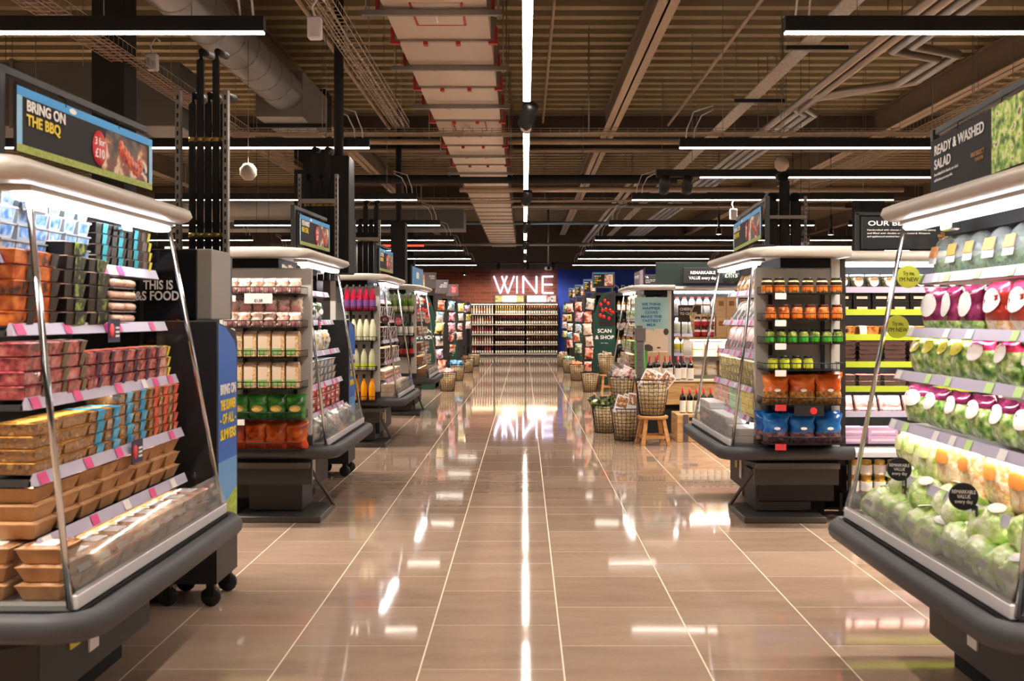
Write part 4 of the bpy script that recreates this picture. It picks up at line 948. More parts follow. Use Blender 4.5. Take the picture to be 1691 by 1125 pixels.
# ---------------------------------------------------------------- racks on the near ends (face the camera)
M_wire = mat('black_wire', '#1a1a1b', .4, .3)
M_foot = mat('foot_grey', '#55514d', .45, .2)
M_backb = mat('rack_backboard', '#c4c2bd', .4)
def end_rack(X0, X1, Y, zs, label, base=True, board=(.0, 1.8), depth=.24, lipmat=None, clear=False):
    """wire shelves on a backboard; returns shelf depth front y"""
    w = X1-X0
    t = thing('end_rack', label, 'shelf rack', (X0, Y, 0))
    MB().bbox((-.02, .0, .62), (w+.03, .03, 1.80), M_backb, .012).build('backboard', t)
    MB().box((-.02, .0, .28), (w+.03, .03, .62), mat('rack_lower_panel', '#3c3b3b', .3)).build('lower_panel', t)
    each('upright', t, [lambda b, x=x: b.box((x-.012, -.02, .5), (x+.012, .0, 1.7), M_base) for x in (w*.16, w*.84)])
    for z in zs:
        s = MB(); s.box((0, -depth, z-.006), (w, 0, z), M_wire)
        s = s.build('wire_shelf', t)
        q = MB()
        q.tube([(0, -.01, z+.045), (0, -depth, z+.045), (w, -depth, z+.045), (w, -.01, z+.045)], .0035, M_wire, 5)
        n = int(w/.03)
        for i in range(n+1): q.tube([(w*i/n, -depth, z-.003), (w*i/n, -depth, z+.045)], .0016, M_wire, 4)
        for i in range(6): 
            for xx in (0, w): q.tube([(xx, -depth*i/6, z-.003), (xx, -depth*i/6, z+.045)], .0016, M_wire, 4)
        q.build('wire_front', s)
    if base:
        f = MB(); sgn = 1 if X1 < 0 else -1; ax = w if sgn > 0 else 0
        f.box((-.02, -.06, .40), (w+.02, .05, .44), M_foot); f.build('foot_top_bar', t)
        MB().bbox((-.02, .05, .0), (w+(.08 if sgn > 0 else .02), .62, .045), M_foot, .006, TM(0 if sgn > 0 else -.06, 0, 0)).build('foot_tray', t)
        MB().tube([(ax, 0, .42), (ax+sgn*.08, .55, .04)], .014, M_foot, 6).build('foot_strut', t)
        MB().box((w*.08, .25, .055), (w*.82, .6, .33), mat('motor_box', '#3f3c39', .5)).build('motor_box', t)
    return t
def shelf_goods(X0, X1, Y, z, n, key, builder, desc, cat, group, where, depth=.24, dy=0, yoff=.1, rz=0, jr=.05, x_over=None, name='along'):
    for i, x in enumerate(x_over or span(X0, X1, n)):
        place(key, builder, TM(x, Y-depth+yoff+dy, z, rz+R.uniform(-jr, jr)), '%s, %s from left, %s' % (desc, ORD[i], where), cat, group)
def rack_price(X, Y, z, w, h, m, label, parentless=True, lines=None):
    t = root('shelf_ticket'); t.location = (X, Y, z); tag(t, label, 'price ticket')
    MB().box((-w/2, -.002, -h), (w/2, 0, 0), m).build('ticket', t)
    if lines:
        for s_, zz, hh, mm in lines: text(s_, 0, zz, hh, mm, t, y=-.004)
    return t
# L2 crispbread rack
X0, X1, Y = -2.04, -1.52, 7.06; ZC = [1.615, 1.386, 1.182, .969, .762, .556]
end_rack(X0, X1, Y, ZC, 'wire end rack of marshmallow, crispbread and snack bags on the second chiller')
m_marsh = nmat('marshmallow_film', ['#c98a70', '#e8c4b0', '#f2ddd2', '#d8909a'], 30, .25, .3, coat=.5)
m_crisp = nmat('crispbread', ['#b98c58', '#d8b484', '#e8cca0'], 70, .6, .5)
where = 'the crispbread rack, top wire shelf'
shelf_goods(X0, X1, Y, ZC[0], 6, 'marsh', bag_b('cake_bag', .088, .105, .06, m_marsh, None, .2, mat('pink_print', '#e8a8b0', .5), (0, .25, .35, .2), seed=11), 'clear bag of pink and cream cakes', 'cake bag', 'cake bags on the crispbread rack', where, yoff=.05)
shelf_goods(X0, X1, Y, ZC[1], 6, 'marsh', None, 'clear bag of pink and cream cakes', 'cake bag', 'cake bags on the crispbread rack', 'the second wire shelf, lower layer', yoff=.05)
shelf_goods(X0, X1, Y, ZC[1]+.1, 6, 'marsh', None, 'clear bag of pink and cream cakes', 'cake bag', 'cake bags on the crispbread rack', 'the second wire shelf, upper layer', yoff=.07, dy=.02)
def crisp_b():
    r = root('crispbread_pack'); MB().bbox((-.042, -.04, 0), (.042, .04, .165), m_crisp, .006).build('bread_block', r)
    MB().box((-.041, -.0415, .055), (.02, -.04, .155), mat('cream_print', '#ddc6ae', .5)).build('cream_label', r)
    MB().box((-.041, -.042, .02), (.02, -.04, .06), mat('green_print', '#86b463', .5)).build('green_label', r)
    MB().loft([[(-.04, -.03, .165), (.04, -.03, .165), (.04, .03, .165), (-.04, .03, .165)], [(-.035, -.006, .182), (.038, -.01, .180), (.038, .004, .180), (-.035, .008, .182)]], mat('cream_print', '#ddc6ae', .5)).build('film_top', r)
    return r
for k, nm in ((2, 'third'), (3, 'fourth')):
    shelf_goods(X0+.03, X1-.01, Y, ZC[k], 5, 'crispb', crisp_b, 'crispbread pack with green label', 'crispbread', 'crispbread packs on the rack', 'the %s wire shelf' % nm, yoff=.06, jr=.02)
m_gbag = nmat('green_film', ['#1d5a1e', '#3c8c34', '#6fb650'], 14, .25, .4, coat=.5); m_obag = nmat('orange_film', ['#8c3312', '#c8561c', '#e07a34'], 12, .22, .4, coat=.5)
shelf_goods(X0+.02, X1+.02, Y, ZC[4], 4, 'gbag', bag_b('snack_bag', .14, .165, .08, m_gbag, m_gbag, .2, mat('biscuit_print', '#d8b45c', .5), (0, .42, .28, .14), None, 0, 21), 'green snack bag with biscuit picture', 'snack bag', 'green snack bags', 'the fifth wire shelf', yoff=.08)
shelf_goods(X0-.02, X1+.03, Y, ZC[5], 4, 'obag', bag_b('snack_bag', .155, .19, .09, m_obag, m_obag, .2, m_obag, (0, .5, .2, .1), mat('vermilion', '#d8481c', .3), .3, 22), 'orange snack bag', 'snack bag', 'orange snack bags', 'the lowest wire shelf', yoff=.09)
rack_price(-1.99, Y-.245, 1.60, .07, .04, m_wl, 'white price ticket at the corner of the top wire shelf, crispbread rack')
rack_price(-1.80, Y-.25, 1.615, .19, .068, m_wl, 'cream price card reading £1.50 below the top wire shelf', lines=[('£1.50', -.055, .018, m_ink)])
rack_price(-1.99, Y-.245, 1.37, .06, .04, m_wl, 'white price ticket under the second wire shelf, crispbread rack')
rack_price(-1.93, Y-.245, .762, .07, .04, m_wl, 'white price ticket under the green snack bags')
# R2 jar rack
X0, X1, Y = 1.63, 2.17, 7.04; ZJ = [1.617, 1.435, 1.277, 1.096, .862, .597]
end_rack(X0, X1, Y, ZJ, 'wire end rack of sauce jars and snack bags on the jar-rack chiller')
m_cream = nmat('jar_cream', ['#a88a4c', '#d8c490', '#e6d8ac'], 50, .2, coat=.4); m_lido = mat('jar_lid_black', '#141312', .3)
m_orl = mat('jar_orange', '#e8791c', .4); m_dk = mat('jar_black_print', '#1c1614', .4)
shelf_goods(X0, X1, Y, ZJ[0], 6, 'jar1', jar_b('sauce_jar', .038, .105, m_cream, m_orl, m_lido, m_dk), 'cream sauce jar with orange and black label', 'jar', 'jars on the jar rack', 'the top wire shelf', yoff=.05, x_over=[X0+.02]+span(X0+.055, X1, 5))
shelf_goods(X0, X1, Y, ZJ[1], 6, 'jar2', jar_b('sauce_jar', .038, .105, nmat('jar_brown', ['#6a2c12', '#b0622c', '#d8a464'], 40, .2, coat=.4), m_orl, mat('jar_lid_red', '#5a1c18', .3), None), 'red-brown sauce jar with orange label', 'jar', 'jars on the jar rack', 'the second wire shelf', yoff=.05)
shelf_goods(X0, X1, Y, ZJ[2], 7, 'jar3', jar_b('pickle_jar', .034, .095, nmat('jar_green', ['#3a4a14', '#7a8a34', '#b8b060'], 50, .2, coat=.4), mat('jar_greenlab', '#35a02c', .4), m_lido, None), 'green pickle jar with bright green label', 'jar', 'jars on the jar rack', 'the third wire shelf', yoff=.05)
shelf_goods(X0+.02, X0+.34, Y, ZJ[3], 4, 'jar4', jar_b('olive_jar', .034, .095, nmat('jar_olive', ['#5a6014', '#a0a034'], 50, .2, coat=.4), mat('jar_limelab', '#c6cc3c', .4), m_lido, mat('jar_limelab', '#c6cc3c', .4)), 'olive jar with lime yellow label', 'jar', 'jars on the jar rack', 'the fourth wire shelf', yoff=.05)
m_nut = nmat('nut_window', ['#6a3a14', '#b8762c', '#e0b060'], 50, .3, .3, coat=.4); m_plum = nmat('plum_window', ['#2c1c24', '#6a4450', '#a07a7c'], 40, .3, .3, coat=.4)
m_blbag = nmat('blue_film', ['#0a3f8c', '#1668c0', '#2f8cd8'], 10, .22, .4, coat=.5); m_orb = nmat('bright_orange_film', ['#b8430c', '#e0661c', '#f08a3c'], 10, .22, .4, coat=.5)
shelf_goods(X0, X1, Y, ZJ[4], 3, 'orb', bag_b('nut_bag', .185, .2, .09, m_orb, m_orb, .2, m_wl, (0, .48, .12, .05), m_nut, .42, 31), 'orange nut bag with clear window', 'nut bag', 'orange nut bags', 'the fifth wire shelf', yoff=.09)
shelf_goods(X0+.08, X1+.02, Y, ZJ[4]+.01, 3, 'orb', None, 'orange nut bag behind the front ones', 'nut bag', 'orange nut bags', 'the fifth wire shelf', yoff=.19)
shelf_goods(X0, X1, Y, ZJ[5], 3, 'blb', bag_b('fruit_bag', .185, .2, .09, m_blbag, m_blbag, .2, m_wl, (0, .5, .12, .05), m_plum, .36, 32), 'blue dried fruit bag with clear window', 'fruit bag', 'blue fruit bags', 'the lowest wire shelf', yoff=.09)
shelf_goods(X0-.04, X1+.02, Y, ZJ[5]+.01, 3, 'blb', None, 'blue dried fruit bag behind the front ones', 'fruit bag', 'blue fruit bags', 'the lowest wire shelf', yoff=.19)
for k, m, s_ in ((0, m_wl, 'cream sauce jars'), (1, m_wl, 'red-brown sauce jars'), (2, m_wl, 'green pickle jars'), (3, m_wl, 'olive jars'), (4, mat('red_ticket', '#c8343c', .5), 'orange nut bags'), (5, mat('red_ticket', '#c8343c', .5), 'blue fruit bags')):
    rack_price(X0+.1, Y-.245, ZJ[k], .075, .042, m, '%s price ticket clipped under the %s' % ('red' if k > 3 else 'white', s_))
t = root('promotion_card'); t.location = (X0+.29, Y-.25, ZJ[4]-.005); tag(t, 'dark promotion card with red disc under the orange nut bags', 'promotion card')
MB().box((-.1, -.003, -.07), (.1, 0, 0), M_char).build('card', t); MB().lathe([(.024, 0), (0, .001)], M_red, 18, TM(.03, -.004, -.035, 0, PI/2), cap=False).build('price_disc', t)
# L3 bottles rack
X0, X1, Y = -1.99, -1.64, 11.22; ZB = [1.53, 1.196, .87, .54]
end_rack(X0, X1, Y, ZB, 'wire end rack of pink, white, green and orange bottles on the third chiller', depth=.16)
def bt(k, desc, body, lab, cap, n, labz, kind='juice', h=.285, over=None, capz=(.84, 1.0), r=.036):
    shelf_goods(X0, X1, Y, ZB[k], n, 'bt%d' % k, bottle_b('drink_bottle', r, h, body, lab, cap, labz, capz, kind), desc, 'bottle', 'bottles on the bottle rack', 'the %s bottle-rack shelf' % ORD[k], depth=.16, yoff=.05)
bt(0, 'deep pink cordial bottle with purple label', mat('cordial_pink', '#b01238', .1, coat=.5), mat('purple_lab', '#7a4a8c', .4), M_black, 5, (.12, .42))
bt(1, 'milky white lemonade bottle with black cap', mat('lemonade', '#dfe0c0', .2, coat=.4), mat('lemon_lab', '#dfe0c0', .4), M_black, 5, (.1, .12))
bt(2, 'pale green pressed juice bottle', mat('pressed_green', '#c3c6a0', .15, coat=.4), mat('lime_lab', '#c8d040', .4), M_black, 4, (.1, .26))
bt(3, 'bright orange juice bottle', mat('orange_juice', '#f09a10', .2, coat=.4), mat('orange_lab', '#e88a10', .4), M_black, 4, (.1, .12))
# L4 wine rack
X0, X1, Y = -2.02, -1.63, 14.9; ZW = [1.52, 1.18, .88]
end_rack(X0, X1, Y, ZW, 'end rack of green and red-topped wine bottles on the fourth chiller', depth=.14)
for k, (d_, b_, l_, c_, z_) in enumerate([('green wine bottle with cream label', '#5c7a1c', '#d8d4b8', '#2c5a20', (.1, .35)), ('dark wine bottle with big white label', '#1c3018', '#f0eee8', '#3a3a34', (.04, .5)), ('dark wine bottle with red cap and red label', '#2a1414', '#c0201c', '#b8201c', (.12, .4))]):
    shelf_goods(X0, X1, Y, ZW[k], 5, 'rw%d' % k, bottle_b('wine_bottle', .036, .29, mat('glass_rw%d' % k, b_, .12, coat=.4), mat('lab_rw%d' % k, l_, .4), mat('cap_rw%d' % k, c_, .4), z_), d_, 'wine bottle', 'bottles on the wine end rack', 'the %s wine-rack shelf' % ORD[k], depth=.14, yoff=.04)
# --- shelf goods inside L2, L3, L4, R2, R3
u = UN['L2']; M = M1['L2']; g = 'packs in the crispbread-rack chiller'
m_clb = nmat('clear_salad', ['#4f7a2c', '#e0dcc8', '#e88a3c', '#f0eee4'], 26, .15, .3, coat=.6); m_slv = nmat('silver_film', ['#4a4844', '#b0aca6', '#f2f0ee'], 22, .12, .8, coat=.4)
fill(M, -1, 'l2a', bag_b('salad_bowl', .2, .19, .1, m_clb, m_clb, .1, m_wl, (0, .3, .2, .1), None, 0, 41), ZS[0], .36, span(.12, .9, 4), 1, 0, 'clear rounded salad pack', 'salad pack', g, 'top shelf', u, colname='pack')
fill(M, -1, 'l2b', bag_b('vegetable_bag', .18, .15, .08, nmat('bw_film', ['#22261c', '#3f5a2c', '#e0dedc'], 18, .15, .3, coat=.5), None, .2, m_wl, (0, .5, .25, .15), None, 0, 42), ZS[1], .33, span(.12, 1.3, 6), 1, 0, 'dark and white vegetable bag', 'vegetable bag', g, 'second shelf', u, colname='bag', jr=.2)
fill(M, -1, 'l2c', bag_b('cheese_bag', .17, .16, .08, nmat('mix_film', ['#2c2c30', '#efe9dc', '#e0c070', '#2f62b0'], 12, .15, .3, coat=.5), None, .2, m_wl, (0, .5, .25, .15), None, 0, 43), ZS[2], .29, span(.12, 1.4, 7), 1, 0, 'cream blue and black snack pouch', 'pouch', g, 'third shelf', u, colname='pouch', jr=.2)
fill(M, -1, 'l2d', pot_b('yogurt_multipack', .13, .055, m_tub, nmat('yog_lab', ['#e0a84c', '#e8e0dc', '#c8c8d0'], 30, .4), mat('foil_lid', '#cfd6da', .25, .4)), ZS[3], .26, span(.12, 1.38, 8), 3, .057, 'white four-pot yogurt pack', 'yogurt pack', g, 'fourth shelf', u)
fill(M, -1, 'l2e', box_b('dessert_box', .17, .15, .055, nmat('red_box', ['#8a1c20', '#b43034', '#c85a50'], 16, .3), m_wl, (-.3, .1, .3, .7)), ZS[4], .25, span(.08, 1.42, 7), 3, .057, 'red dessert box', 'dessert box', g, 'fifth shelf', u)
for j, y_ in enumerate((.12, .28)):
    fill(M, -1, 'l2f', bag_b('foil_pouch', .2, .17, .11, m_slv, None, .2, m_wl, (0, .5, .15, .1), None, 0, 44), .566, y_, span(.05, 1.5, 7), 1, 0, 'crinkled silver foil pouch, %s row' % ('front' if j == 0 else 'rear'), 'foil pouch', g, 'floor deck', u, colname='pouch', jr=.4)
clip_card(.8, 1, M, 'navy promotion card in the middle of the crispbread-rack chiller')
header_sign('x', 'smaller FRESH MARKET MEAL DEAL poster sign with hands picture', -1.675, 7.5, -1.63, 8.42, 2.0, .225, -1, 'summer', ('FRESH MARKET', 'MEAL DEAL'), ('3 for', '£7'))
u = UN['L3']; M = M1['L3']; g = 'packs in the bottle-rack chiller'
fill(M, -1, 'l3a', pot_b('dessert_pot', .1, .06, m_tub, nmat('pot_lab', ['#8a5a3c', '#e8dcd0', '#3a62a0'], 30, .4), mat('foil_lid', '#cfd6da', .25, .4)), ZS[0], .34, span(.1, 1.44, 10), 3, .062, 'white dessert pot', 'dessert pot', g, 'top shelf', u)
fill(M, -1, 'l3b', tray_b('cake_tray', .15, .15, .05, m_clear_tray, m_food_bread, m_wl, (-.2, .2)), ZS[1], .3, span(.1, 1.44, 8), 3, .052, 'clear cake tray with white band', 'cake tray', g, 'second shelf', u)
fill(M, -1, 'l3c', tray_b('dessert_tray', .15, .15, .05, m_clear_tray, nmat('brown_dessert', ['#3a1c10', '#8a4a24', '#d8a878'], 30, .3), m_wl, (-.3, .0)), ZS[2], .26, span(.1, 1.44, 8), 3, .052, 'brown dessert tray', 'dessert tray', g, 'third shelf', u)
fill(M, -1, 'l3b', None, ZS[3], .24, span(.1, 1.44, 8), 3, .052, 'clear cake tray with white band', 'cake tray', g, 'fourth shelf', u)
fill(M, -1, 'l3d', box_b('tart_box', .17, .15, .05, nmat('tart_box', ['#e8dccc', '#c8a070'], 14, .4), mat('red_lab', '#b82430', .4), (-.35, .35, .2, .5)), ZS[4], .24, span(.08, 1.44, 8), 2, .052, 'cream tart box with red strip', 'tart box', g, 'fifth shelf', u)
fill(M, -1, 'l3e', box_b('tart_box', .2, .15, .045, nmat('tart_box2', ['#f0e6da', '#d8b088'], 14, .4), mat('red_lab', '#b82430', .4), (-.35, .35, .2, .5)), .566, .13, span(.05, 1.5, 7), 3, .047, 'flat cream tart box', 'tart box', g, 'floor deck', u)
header_sign('x', 'small dark blue poster sign with burger picture, third from the camera', -1.68, 11.65, -1.64, 12.55, 2.0, .26, -1, 'summer', ('2 FOR', 'BURGERS'), ('3 for', '£7'))
round_card(Mc, *at(635.5, 528, 11.2), .048, mat('maroon_disc', '#5a2c2c', .4), [('£1', -.2, .6, .7)], M_txtw, 'maroon £1 price disc at the near edge of the bottle-rack chiller')
round_card(Mc, *at(658.5, 531, 13.0), .048, mat('red_disc', '#d8545c', .4), [('£1.75', -.2, .4, 1.2)], M_txtw, 'red price disc at the far edge of the bottle-rack chiller')
u = UN['L4']; M = M1['L4']; g = 'packs in the wine-rack chiller'
for k in range(5):
    fill(M, -1, 'l4%d' % (k % 2), box_b('brown_food_box', .17, .15, .06, nmat('brownbox%d' % (k % 2), [('#8a6240', '#b48a60'), ('#7a3c30', '#a8805c')][k % 2], 10, .5), m_wl, (-.3, .3, .3, .7)), ZS[k], .3-.03*k, span(.1, 1.44, 7), 2, .062, 'brown food box with white label', 'food box', g, ['top shelf', 'second shelf', 'third shelf', 'fourth shelf', 'fifth shelf'][k], u)
fill(M, -1, 'l40', None, .566, .13, span(.05, 1.5, 7), 2, .062, 'brown food box with white label', 'food box', g, 'floor deck', u)
round_card(Mc, *at(706, 529, 16.3), .048, mat('tan_disc', '#b08a6a', .4), [('£3', -.2, .5, .7)], M_char, 'tan price disc at the far edge of the wine-rack chiller')
u = UN['R2']; M = M1['R2']; g = 'packs in the jar-rack chiller'
fill(M, 1, 'r2a', slab_b('pastry_pack', .13, .2, .05, nmat('pastry', ['#6a3418', '#c8803c', '#e8c090', '#efe6da'], 26, .2, .2, coat=.5), m_wl, (-.25, .25, .3, .5), .5), ZS[0], .33, span(.1, 1.44, 8), 1, 0, 'clear pastry pack leaning back', 'pastry pack', g, 'top shelf', u, colname='pack')
m_wbp = nmat('white_brown_pack', ['#efecea', '#d8d4d0', '#8a6a54'], 14, .2, coat=.5)
fill(M, 1, 'r2b', slab_b('dip_pack', .14, .2, .04, m_wbp, m_dk, (-.3, .3, .1, .45), .6), ZS[1], .29, span(.1, 1.44, 8), 1, 0, 'white and dark pack leaning back', 'dip pack', g, 'second shelf', u, colname='pack')
fill(M, 1, 'r2c', slab_b('ham_pack', .11, .2, .03, nmat('ham', ['#e0c8c4', '#c89a98', '#efe6e4'], 14, .2, coat=.5), mat('plum_lab2', '#4a2838', .4), (-.3, .3, .12, .4), .35), ZS[2], .25, span(.08, 1.44, 11), 1, 0, 'sliced ham pack with plum label', 'ham pack', g, 'third shelf', u, colname='pack')
m_clp = mat('clear_pot', '#d8d2c4', .12, alpha=.5)
fill(M, 1, 'r2d', pot_b('layered_pot', .085, .06, nmat('layered', ['#8a1c20', '#d8c8a0', '#9aa03c', '#efe0c8'], 30, .2, stretch=(1, 1, 4), coat=.5), nmat('pot_lab3', ['#a02830', '#c8c060', '#efe6da'], 24, .4), m_clp), ZS[3], .24, span(.1, 1.44, 12), 3, .062, 'small layered fruit pot', 'fruit pot', g, 'fourth shelf', u)
fill(M, 1, 'r2e', box_b('pink_cake_box', .13, .15, .056, mat('pink_box', '#e8c0b0', .4, var=.05), mat('brown_line', '#8a4a34', .4), (-.3, .3, .3, .36)), ZS[4], .24, span(.08, .66, 4), 3, .058, 'salmon pink dessert box', 'dessert box', g, 'fifth shelf', u)
fill(M, 1, 'r2f', box_b('mint_cake_box', .13, .15, .056, mat('mint_box', '#b8dcb8', .4, var=.05), mat('brown_line', '#8a4a34', .4), (-.3, .3, .3, .36)), ZS[4], .24, span(.68, 1.1, 3), 3, .058, 'mint green dessert box', 'dessert box', g, 'fifth shelf', u, colname='mint stack')
fill(M, 1, 'r2g', box_b('yellow_cake_box', .13, .15, .056, mat('yellow_box', '#ecd888', .4, var=.05), mat('brown_line', '#8a4a34', .4), (-.3, .3, .3, .36)), ZS[4], .24, span(1.12, 1.48, 3), 3, .058, 'pale yellow dessert box', 'dessert box', g, 'fifth shelf', u, colname='yellow stack')
fill(M, 1, 'r2h', box_b('white_food_box', .14, .15, .05, mat('white_box', '#dedad8', .35, var=.05), nmat('box_pic', ['#8a5a44', '#e8e0dc', '#b06a5c'], 30, .4), (-.35, .1, .25, .75)), .566, .12, span(.04, 1.5, 9), [4, 4, 4, 3, 3, 3, 3, 2, 2], .052, 'white food box with small picture', 'food box', g, 'floor deck, front', u)
fill(M, 1, 'r2h', None, .566, .29, span(.04, 1.5, 9), [4, 4, 4, 4, 3, 3, 3, 3, 2], .052, 'white food box with small picture', 'food box', g, 'floor deck, rear', u)
header_sign('x', 'poster sign reading BRING ON THE PICNIC over the jar-rack chiller', 1.745, 8.4, 1.64, 6.98, 2.0, .225, 1, 'summer', ('BRING ON', 'THE PICNIC'), ('3 for', '£7'))
u = UN['R3']; M = M1['R3']; g = 'packs in the cow-panel chiller'
m_r3 = [nmat('r3a', ['#e8e6dc', '#c8a060', '#4a3428'], 12, .4), nmat('r3b', ['#e6e6e0', '#6a9a3c', '#e0c040'], 12, .4)]
for k in range(5):
    fill(M, 1, 'r3%d' % (k % 2), box_b('dairy_box', .16, .14, .07, m_r3[k % 2], m_wl, (-.3, .3, .3, .7)), ZS[k], .32-.03*k, span(.1, 1.44, 7), 2, .072, 'pale dairy box', 'dairy box', g, ['top shelf', 'second shelf', 'third shelf', 'fourth shelf', 'fifth shelf'][k], u)
fill(M, 1, 'card2', None, .567, .13, span(.06, 1.5, 7), 2, .057, 'brown card meal tray', 'ready meal', g, 'floor deck', u)
for (px, py, m, l, tt) in ((1024, 521, m_teal, 'upper dark teal disc by the cow-panel chiller glass', '£1'), (1024, 573, m_teal, 'lower dark teal disc by the cow-panel chiller glass', '£1'), (1024.5, 540, m_wl, 'white daisy disc by the cow-panel chiller glass', None), (1027, 598, m_wl, 'lower white daisy disc by the cow-panel chiller glass', None)):
    t = round_card(Mc, *at(px, py, 16.8), .055, m, [(tt, -.2, .5, .7)] if tt else [], M_txtw, l)
    if not tt: MB().lathe([(.02, 0), (0, .002)], mat('daisy_yolk', '#e89a1c', .5), 14, TM(0, -.004, 0, 0, PI/2), cap=False).build('orange_centre', t)
# cow panel
t = thing('printed_end_panel', 'pale blue and green panel with a cow reading WE THINK HAPPIER COWS', 'printed panel', (1.66, 15.14, 0))
MB().box((0, 0, .22), (.5, .02, 1.76), mat('cow_sky', '#a8d4d8', .5)).build('panel', t)
MB().add([(0, -.002, .22), (.5, -.002, .22), (.5, -.002, .86), (.3, -.002, 1.0), (.12, -.002, 1.05), (0, -.002, 1.08)], [(0, 1, 2, 3, 4, 5)], mat('cow_grass', '#5cb444', .5)).build('grass_print', t)
m_cow = mat('cow_cream', '#ecd9c4', .5); m_cowd = mat('cow_patch', '#4a4340', .5)
def ell(b, cx, cz, rx, rz_, m, y=-.003, rot=0.):
    n = 24; pts = [(cx+rx*math.cos(2*PI*i/n)*math.cos(rot)-rz_*math.sin(2*PI*i/n)*math.sin(rot), y, cz+rx*math.cos(2*PI*i/n)*math.sin(rot)+rz_*math.sin(2*PI*i/n)*math.cos(rot)) for i in range(n)]
    b.add(pts, [tuple(range(n))], m)
b = MB(); b.add([(.5, -.003, .74), (.5, -.003, 1.28), (.3, -.003, 1.29), (.24, -.003, 1.1), (.3, -.003, .86), (.4, -.003, .76)], [(0, 1, 2, 3, 4, 5)], m_cow); ell(b, .22, 1.14, .105, .14, m_cow, -.0035, .15); b.build('cow_body', t)
b = MB(); ell(b, .2, 1.0, .075, .05, m_cowd, -.0045, -.2); ell(b, .47, 1.24, .04, .05, m_cowd, -.0045); ell(b, .36, 1.0, .03, .012, m_cowd, -.0045); b.build('cow_markings', t)
b = MB(); ell(b, .16, 1.09, .006, .006, M_char, -.005); ell(b, .235, 1.08, .006, .006, M_char, -.005); b.build('cow_eyes', t)
b = MB(); ell(b, .25, .915, .028, .028, mat('bell_yellow', '#e8a83c', .5), -.0055); ell(b, .25, .7, .05, .05, M_char, -.004); ell(b, .25, .7, .042, .042, M_txtw, -.0045); b.build('bell_and_badge', t)
for i, s_ in enumerate(('WE THINK', 'HAPPIER', 'COWS', 'MAKE THE', 'TASTIEST', 'MILK')): text(s_, .25, 1.635-i*.062, .04, mat('milk_blue', '#1b78b8', .5), t, width=[.3, .27, .19, .31, .29, .14][i], bold=.03)
# ---------------------------------------------------------------- wine wall
YW = 38.0
def P(px, py, Y=YW): return at(px, py, Y)
t = thing('neon_sign', 'big glowing white WINE letters on the brick wall', 'sign', (0, 38.42, 0))
M_neon = mat('neon_white', '#ccdaff', .5, emit=1.7)
def L_(px, py): a = at(px, py, 38.3); return (a[0], 0, a[2])
letters = {'letter_w': [[(815.5, 456), (826, 484.5), (837, 456)], [(828.5, 456), (838.5, 484.5), (849, 456)]], 'letter_i': [[(853.6, 456), (853.6, 484.5)]],
 'letter_n': [[(864, 484.5), (864, 456), (886, 484.5), (886, 456)]], 'letter_e': [[(913.5, 456.5), (896, 456.5), (896, 484), (914, 484)], [(896, 470), (912.5, 470)]]}
for n_, strokes in letters.items():
    b = MB()
    for st in strokes:
        for a, c in zip(st, st[1:]): b.tube([L_(*a), L_(*c)], 0.024, M_neon, 8)
    b.build(n_, t)
bays = [(762, 816.3), (816.3, 867.5), (867.5, 921.5)]
zsW = [1.60, 1.215, .84, .46, .11]
M_wsh = mat('wine_shelf', '#8a857e', .4); M_wbk = mat('wine_back', '#2a1c16', .6)
wcols = {}
def wb(key, body, lab, cap): wcols[key] = bottle_b('wine_bottle', .029, .30, mat('wine_'+key, body, .15, coat=.3), mat('wlab_'+key, lab, .5), mat('wcap_'+key, cap, .4), (.08, .37), (.76, 1.0), 'wine', single=True)
wb('rose', '#b8705a', '#f2eae0', '#c8b8b0'); wb('rosep', '#9c3a4c', '#f0e6e0', '#c02a44'); wb('gold', '#7a6a30', '#efe9dc', '#d8a828'); wb('red', '#1c100e', '#efe9e0', '#b82028'); wb('white', '#2a2214', '#f0ece2', '#c8661c'); wb('clear', '#d8b8a0', '#efe6dc', '#e0d0c0'); wb('orange', '#3a2412', '#efe9e0', '#d8701c')
plan = [[('rose', 'clear'), ('rose', 'clear'), ('rosep', 'rose'), ('clear', 'rose'), ('rosep', 'red')], [('gold',), ('red',), ('red',), ('red',), ('red',)], [('white',), ('orange',), ('orange',), ('orange',), ('white',)]]
cdesc = {'rose': 'pale rose wine bottle', 'rosep': 'deep pink wine bottle', 'gold': 'gold-topped wine bottle', 'red': 'red-topped dark wine bottle', 'white': 'amber-topped wine bottle', 'clear': 'clear blush wine bottle', 'orange': 'orange-topped wine bottle'}
bn = ['brick-side', 'middle', 'blue-side']
